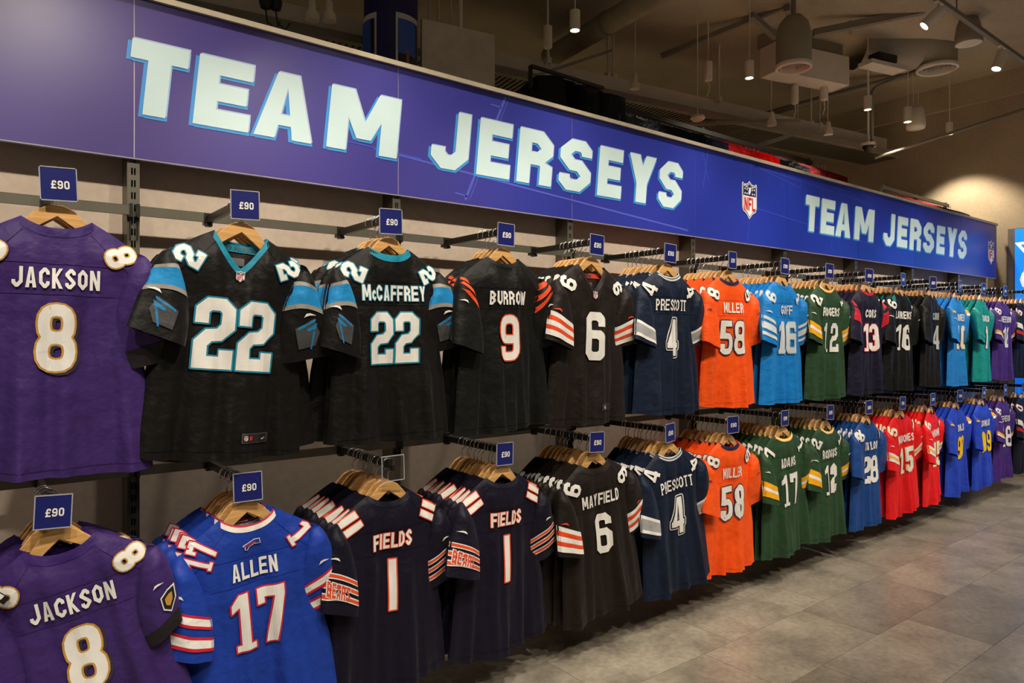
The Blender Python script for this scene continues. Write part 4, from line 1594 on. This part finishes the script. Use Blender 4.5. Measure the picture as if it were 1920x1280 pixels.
# ceiling smoke detector discs
for u_, v_, Z_ in ((1308, 222, 6.3),):
    q0 = P(u_, v_, Z_)
    t_ = thing('smoke_detector', 'flat round pale detector under the trunking', 'detector', q0)
    MB().lathe([(0, .02), (.06, .02), (.066, 0), (.045, -.02), (0, -.022)], (0, 0, 0), None, 18).build('disc', M_WHITEPAINT, t_, 'auto')
    MB().tube([(0, 0, .02), (0, 0, ZC - q0.z)], .005, 6).build('stem', M_WHITEPAINT, t_)

# air handling: drum with round diffuser, flat unit, elbow with round diffuser
M_DUCT = mat('duct_paint', (150, 142, 122), 0.7, var=0.08, scale=3)


def diffuser(parent, c, r):
    o = MB().lathe([(r * 1.06, .02), (r * 1.08, -.01), (r * .95, -.022), (r * .9, .0)], c, None, 28).build('diffuser_ring', M_WHITEPAINT, parent, True)
    mb_ = MB()
    for k_ in range(4):
        q = r * (.85 - .2 * k_)
        mb_.lathe([(q, -.012), (q * .9, .03)], c, None, 28)
    mb_.build('diffuser_vanes', M_WHITEPAINT, o, True)
    MB().lathe([(r * .9, .24), (0, .24)], c, None, 28).build('duct_back', M_DUCT, parent, True)


q0 = P(1488, 126, 6.0)
r_ = 31 / FPX * 6.0
t_ = thing('duct_drum', 'grey drum-shaped air outlet with round diffuser beside the flat unit', 'air duct', q0)
MB().lathe([(r_, 0), (r_ * 1.02, .1), (r_ * 1.0, .28), (r_ * .85, .37), (r_ * .5, .43), (0, .45)], (0, 0, 0), None, 32).build('drum', M_DUCT, t_, True)
diffuser(t_, (0, 0, 0), r_)
MB().tube([(0, 0, .44), (0, 0, ZC - q0.z)], .02, 8).build('drop_rod', M_GREYPAINT, t_)
ua, ub = P(1462, 165, 6.75), P(1597, 138, 7.15)
e = Vector((ub.x - ua.x, ub.y - ua.y, 0))
ex = e.normalized()
ey = Vector((-ex.y, ex.x, 0))
ztop_ = P(1597, 62, 7.15).z
t_ = thing('ceiling_air_unit', 'flat pale panel-sided air unit hung between two duct outlets', 'air unit', (ua + ub) / 2 + Vector((0, .12, 0)))
h_ = ztop_ - (ua.z + ub.z) / 2
MB().box(Vector((0, 0, h_ * .30)), (e.length, .22, h_ * .52), 0, (ex, ey, Vector((0, 0, 1)))).build('lower_casing', M_WHITEPAINT, t_)
MB().box(Vector((0, 0, h_ * .80)) + ey * .06, (e.length * .98, .2, h_ * .44), 0, (ex, ey, Vector((0, 0, 1)))).build('upper_casing', M_DUCT, t_)
q0 = P(1757, 128, 7.3)
r_ = 33 / FPX * 7.3
t_ = thing('duct_elbow', 'big grey duct elbow turning down to a round diffuser', 'air duct', q0)
left_ = (P(1600, 92, 7.3) - P(1757, 92, 7.3))
ln_ = left_.length
ld = left_.normalized()
pts, rr = [], []
R2 = r_ * 1.45
for i in range(9):
    a = (pi / 2) * i / 8
    c0 = Vector((0, 0, .06)) + ld * .22
    pts.append(c0 + Vector((0, 0, 1)) * (.20 * sin(a)) - ld * (.22 * cos(a)))
    rr.append(r_ + (R2 - r_) * i / 8 * .95)
pts = [Vector((0, 0, 0))] + pts + [pts[-1] + ld * (ln_ - .25)]
rr = [r_] + rr + [rr[-1]]
MB().tube(pts, rr, 32, 0, False).build('duct_bend', M_DUCT, t_, 'auto')
diffuser(t_, (0, 0, -.005), r_)
q1 = P(1655, 122, 7.0) - q0
MB().box(q1 + Vector((0, 0, -.02)), (.50, .16, .04), 0, (ex, ey, Vector((0, 0, 1)))).build('drip_tray', M_WHITEPAINT, t_)
MB().box(q1 + Vector((0, 0, .06)), (.26, .12, .07), 0, (ex, ey, Vector((0, 0, 1)))).build('dark_fixings', M_BLACK, t_)

# speakers
q0 = P(1816, 60, 6.6)
t_ = thing('bell_speaker', 'bell-shaped pale ceiling speaker beside the lighting track', 'speaker', q0)
s_ = 24 / FPX * 6.6
MB().lathe([(0, s_ * 1.35), (s_ * .5, s_ * 1.3), (s_ * .8, s_ * .6), (s_ * .95, -s_ * .4), (s_, -s_ * .9), (s_ * .9, -s_ * .95)], (0, 0, 0), None, 28).build('shell', M_DUCT, t_, True)
MB().lathe([(s_ * .9, -s_ * .93), (0, -s_ * .93)], (0, 0, 0), None, 28).build('grille', M_WHITEPAINT, t_)
MB().tube([(0, 0, s_ * 1.3), (0, 0, ZC - q0.z)], .008, 6).build('cord', M_GREYPAINT, t_)
q0 = P(1717, 222, 7.6)
s_ = 17 / FPX * 7.6
t_ = thing('pendant_speaker', 'rounded pale pendant speaker behind a pendant spot', 'speaker', q0)
MB().lathe([(0, s_ * 1.25), (s_ * .6, s_ * 1.2), (s_ * .85, s_ * .9), (s_, -s_ * .8), (s_ * .9, -s_ * 1.15), (0, -s_ * 1.2)], (0, 0, 0), None, 24).build('shell', M_WHITEPAINT, t_, True)
for sx in (-1, 1):
    MB().tube([(sx * s_ * .5, 0, s_ * 1.15), (sx * s_ * .9, 0, ZC - q0.z)], .005, 6).build('cord', M_WHITEPAINT, t_)

# ------------------------------------------------------------------ stock rails above the partition
def garment(mb, hgt=.62, wd=.42, th=.016, seed=0):
    rnd = random.Random(seed)
    n = 12
    for side in (-1, 1):
        vs, fs = [], []
        for j in range(9):
            t = j / 8
            for i in range(n + 1):
                S_ = -1 + 2 * i / n
                ztop = -.05 - .09 * abs(S_) ** 1.4
                y = S_ * wd / 2 * (1 + .06 * t)
                x = side * th * sqrt(max(0, 1 - S_ ** 2)) * (.4 + .6 * min(1, t * 5)) + .006 * sin(5 * S_ + seed + 3 * t) * t
                vs.append((x, y, ztop + (-hgt - ztop) * t))
        for j in range(8):
            for i in range(n):
                q = (j * (n + 1) + i, j * (n + 1) + i + 1, (j + 1) * (n + 1) + i + 1, (j + 1) * (n + 1) + i)
                fs.append(q if side > 0 else q[::-1])
        mb.add(vs, fs)
    return mb


G_MESH = {}
for nm, c_ in (('black', (18, 17, 18)), ('navy', (26, 30, 46)), ('red', (196, 28, 34)), ('dark red', (136, 22, 30))):
    G_MESH[nm] = [garment(MB(), seed=s_).mesh('garment_body', fab(c_), True) for s_ in range(2)]
hk2 = MB().tube([(0, 0, -.05), (0, 0, 0)] + [(0, .014 * (1 - cos(a)), .014 * sin(a)) for a in (.8, 1.6, 2.4, 3.1)], .0018, 5).mesh('hook', M_CHROME, True)


BAG = garment(MB(), .62, .46, .02, 3).mesh('garment_body', mat('black_bag', (16, 15, 16), 0.25, var=.2, scale=20, bump=.6), True)


def stock_rail(yr, z, x0, x1, label, runs):
    t_ = thing('stock_rail', label, 'clothes rail', ((x0 + x1) / 2, yr, z))
    MB().box((0, 0, 0), (x1 - x0, .022, .035)).build('rail_bar', M_DARKSTEEL, t_)
    for xx in (x0 + .03, (x0 + x1) / 2, x1 - .01):
        MB().box((xx - (x0 + x1) / 2, .03, -z / 2 + .02), (.03, .03, z + .04)).build('post', M_DARKSTEEL, t_)
    for (ca, xa, xb, step) in runs:
        x = xa
        i = 0
        while x < xb:
            r = thing('stock_garment', '%s garment packed on the stock rail behind the sign' % ca if 'second' not in label else '%s garment on the short stock rail near the far wall' % ca,
                      'garment', (x, yr, z + random.uniform(-.012, .008)), '%s stock garments, %s' % (ca, 'short rail' if 'second' in label else 'long rail'), radians(random.uniform(-7, 7)))
            link('garment_body', G_MESH[ca][i % 2], r)
            link('hook', hk2, r)
            x += step * random.uniform(.8, 1.2)
            i += 1


YR = .52
X_ = lambda u: xpix(u, YR)
zr = Py(1400, 270, YR).z
stock_rail(YR, zr, X_(1035), X_(1522), 'dark clothes rail standing behind the sign, packed with garments',
           [('black', X_(1050), X_(1170), .05), ('navy', X_(1172), X_(1322), .055), ('red', X_(1330), X_(1425), .055), ('navy', X_(1432), X_(1478), .06), ('dark red', X_(1484), X_(1550), .06)])
YR2 = .5
X2_ = lambda u: xpix(u, YR2)
zr2 = Py(1715, 368, YR2).z
stock_rail(YR2, zr2, X2_(1657), X2_(1778), 'second short dark clothes rail behind the sign near the far wall',
           [('dark red', X2_(1676), X2_(1732), .06), ('black', X2_(1738), X2_(1790), .06)])
# high black bundle at the head of the rail
q0 = Py(1060, 178, YR)
br = next(o for o in COL.objects if o.get('label', '').startswith('dark clothes rail standing'))
MB().box((q0.x + .03 - br.location.x, 0, .10), (.64, .02, .02)).box((q0.x - .28 - br.location.x, .02, .04), (.02, .02, .14)).build('raised_bar', M_DARKSTEEL, br)
for i in range(11):
    t_ = thing('stock_garment', 'shiny black bagged garment in the tall bundle heading the stock rail', 'garment', (q0.x - .24 + i * .055, YR, zr + .10 + .012 * sin(i * 1.3)), 'bagged black garments')
    o = link('garment_body', BAG, t_)
    link('hook', hk2, t_)
    t_.rotation_euler = (0, 0, radians(random.uniform(-9, 9)))
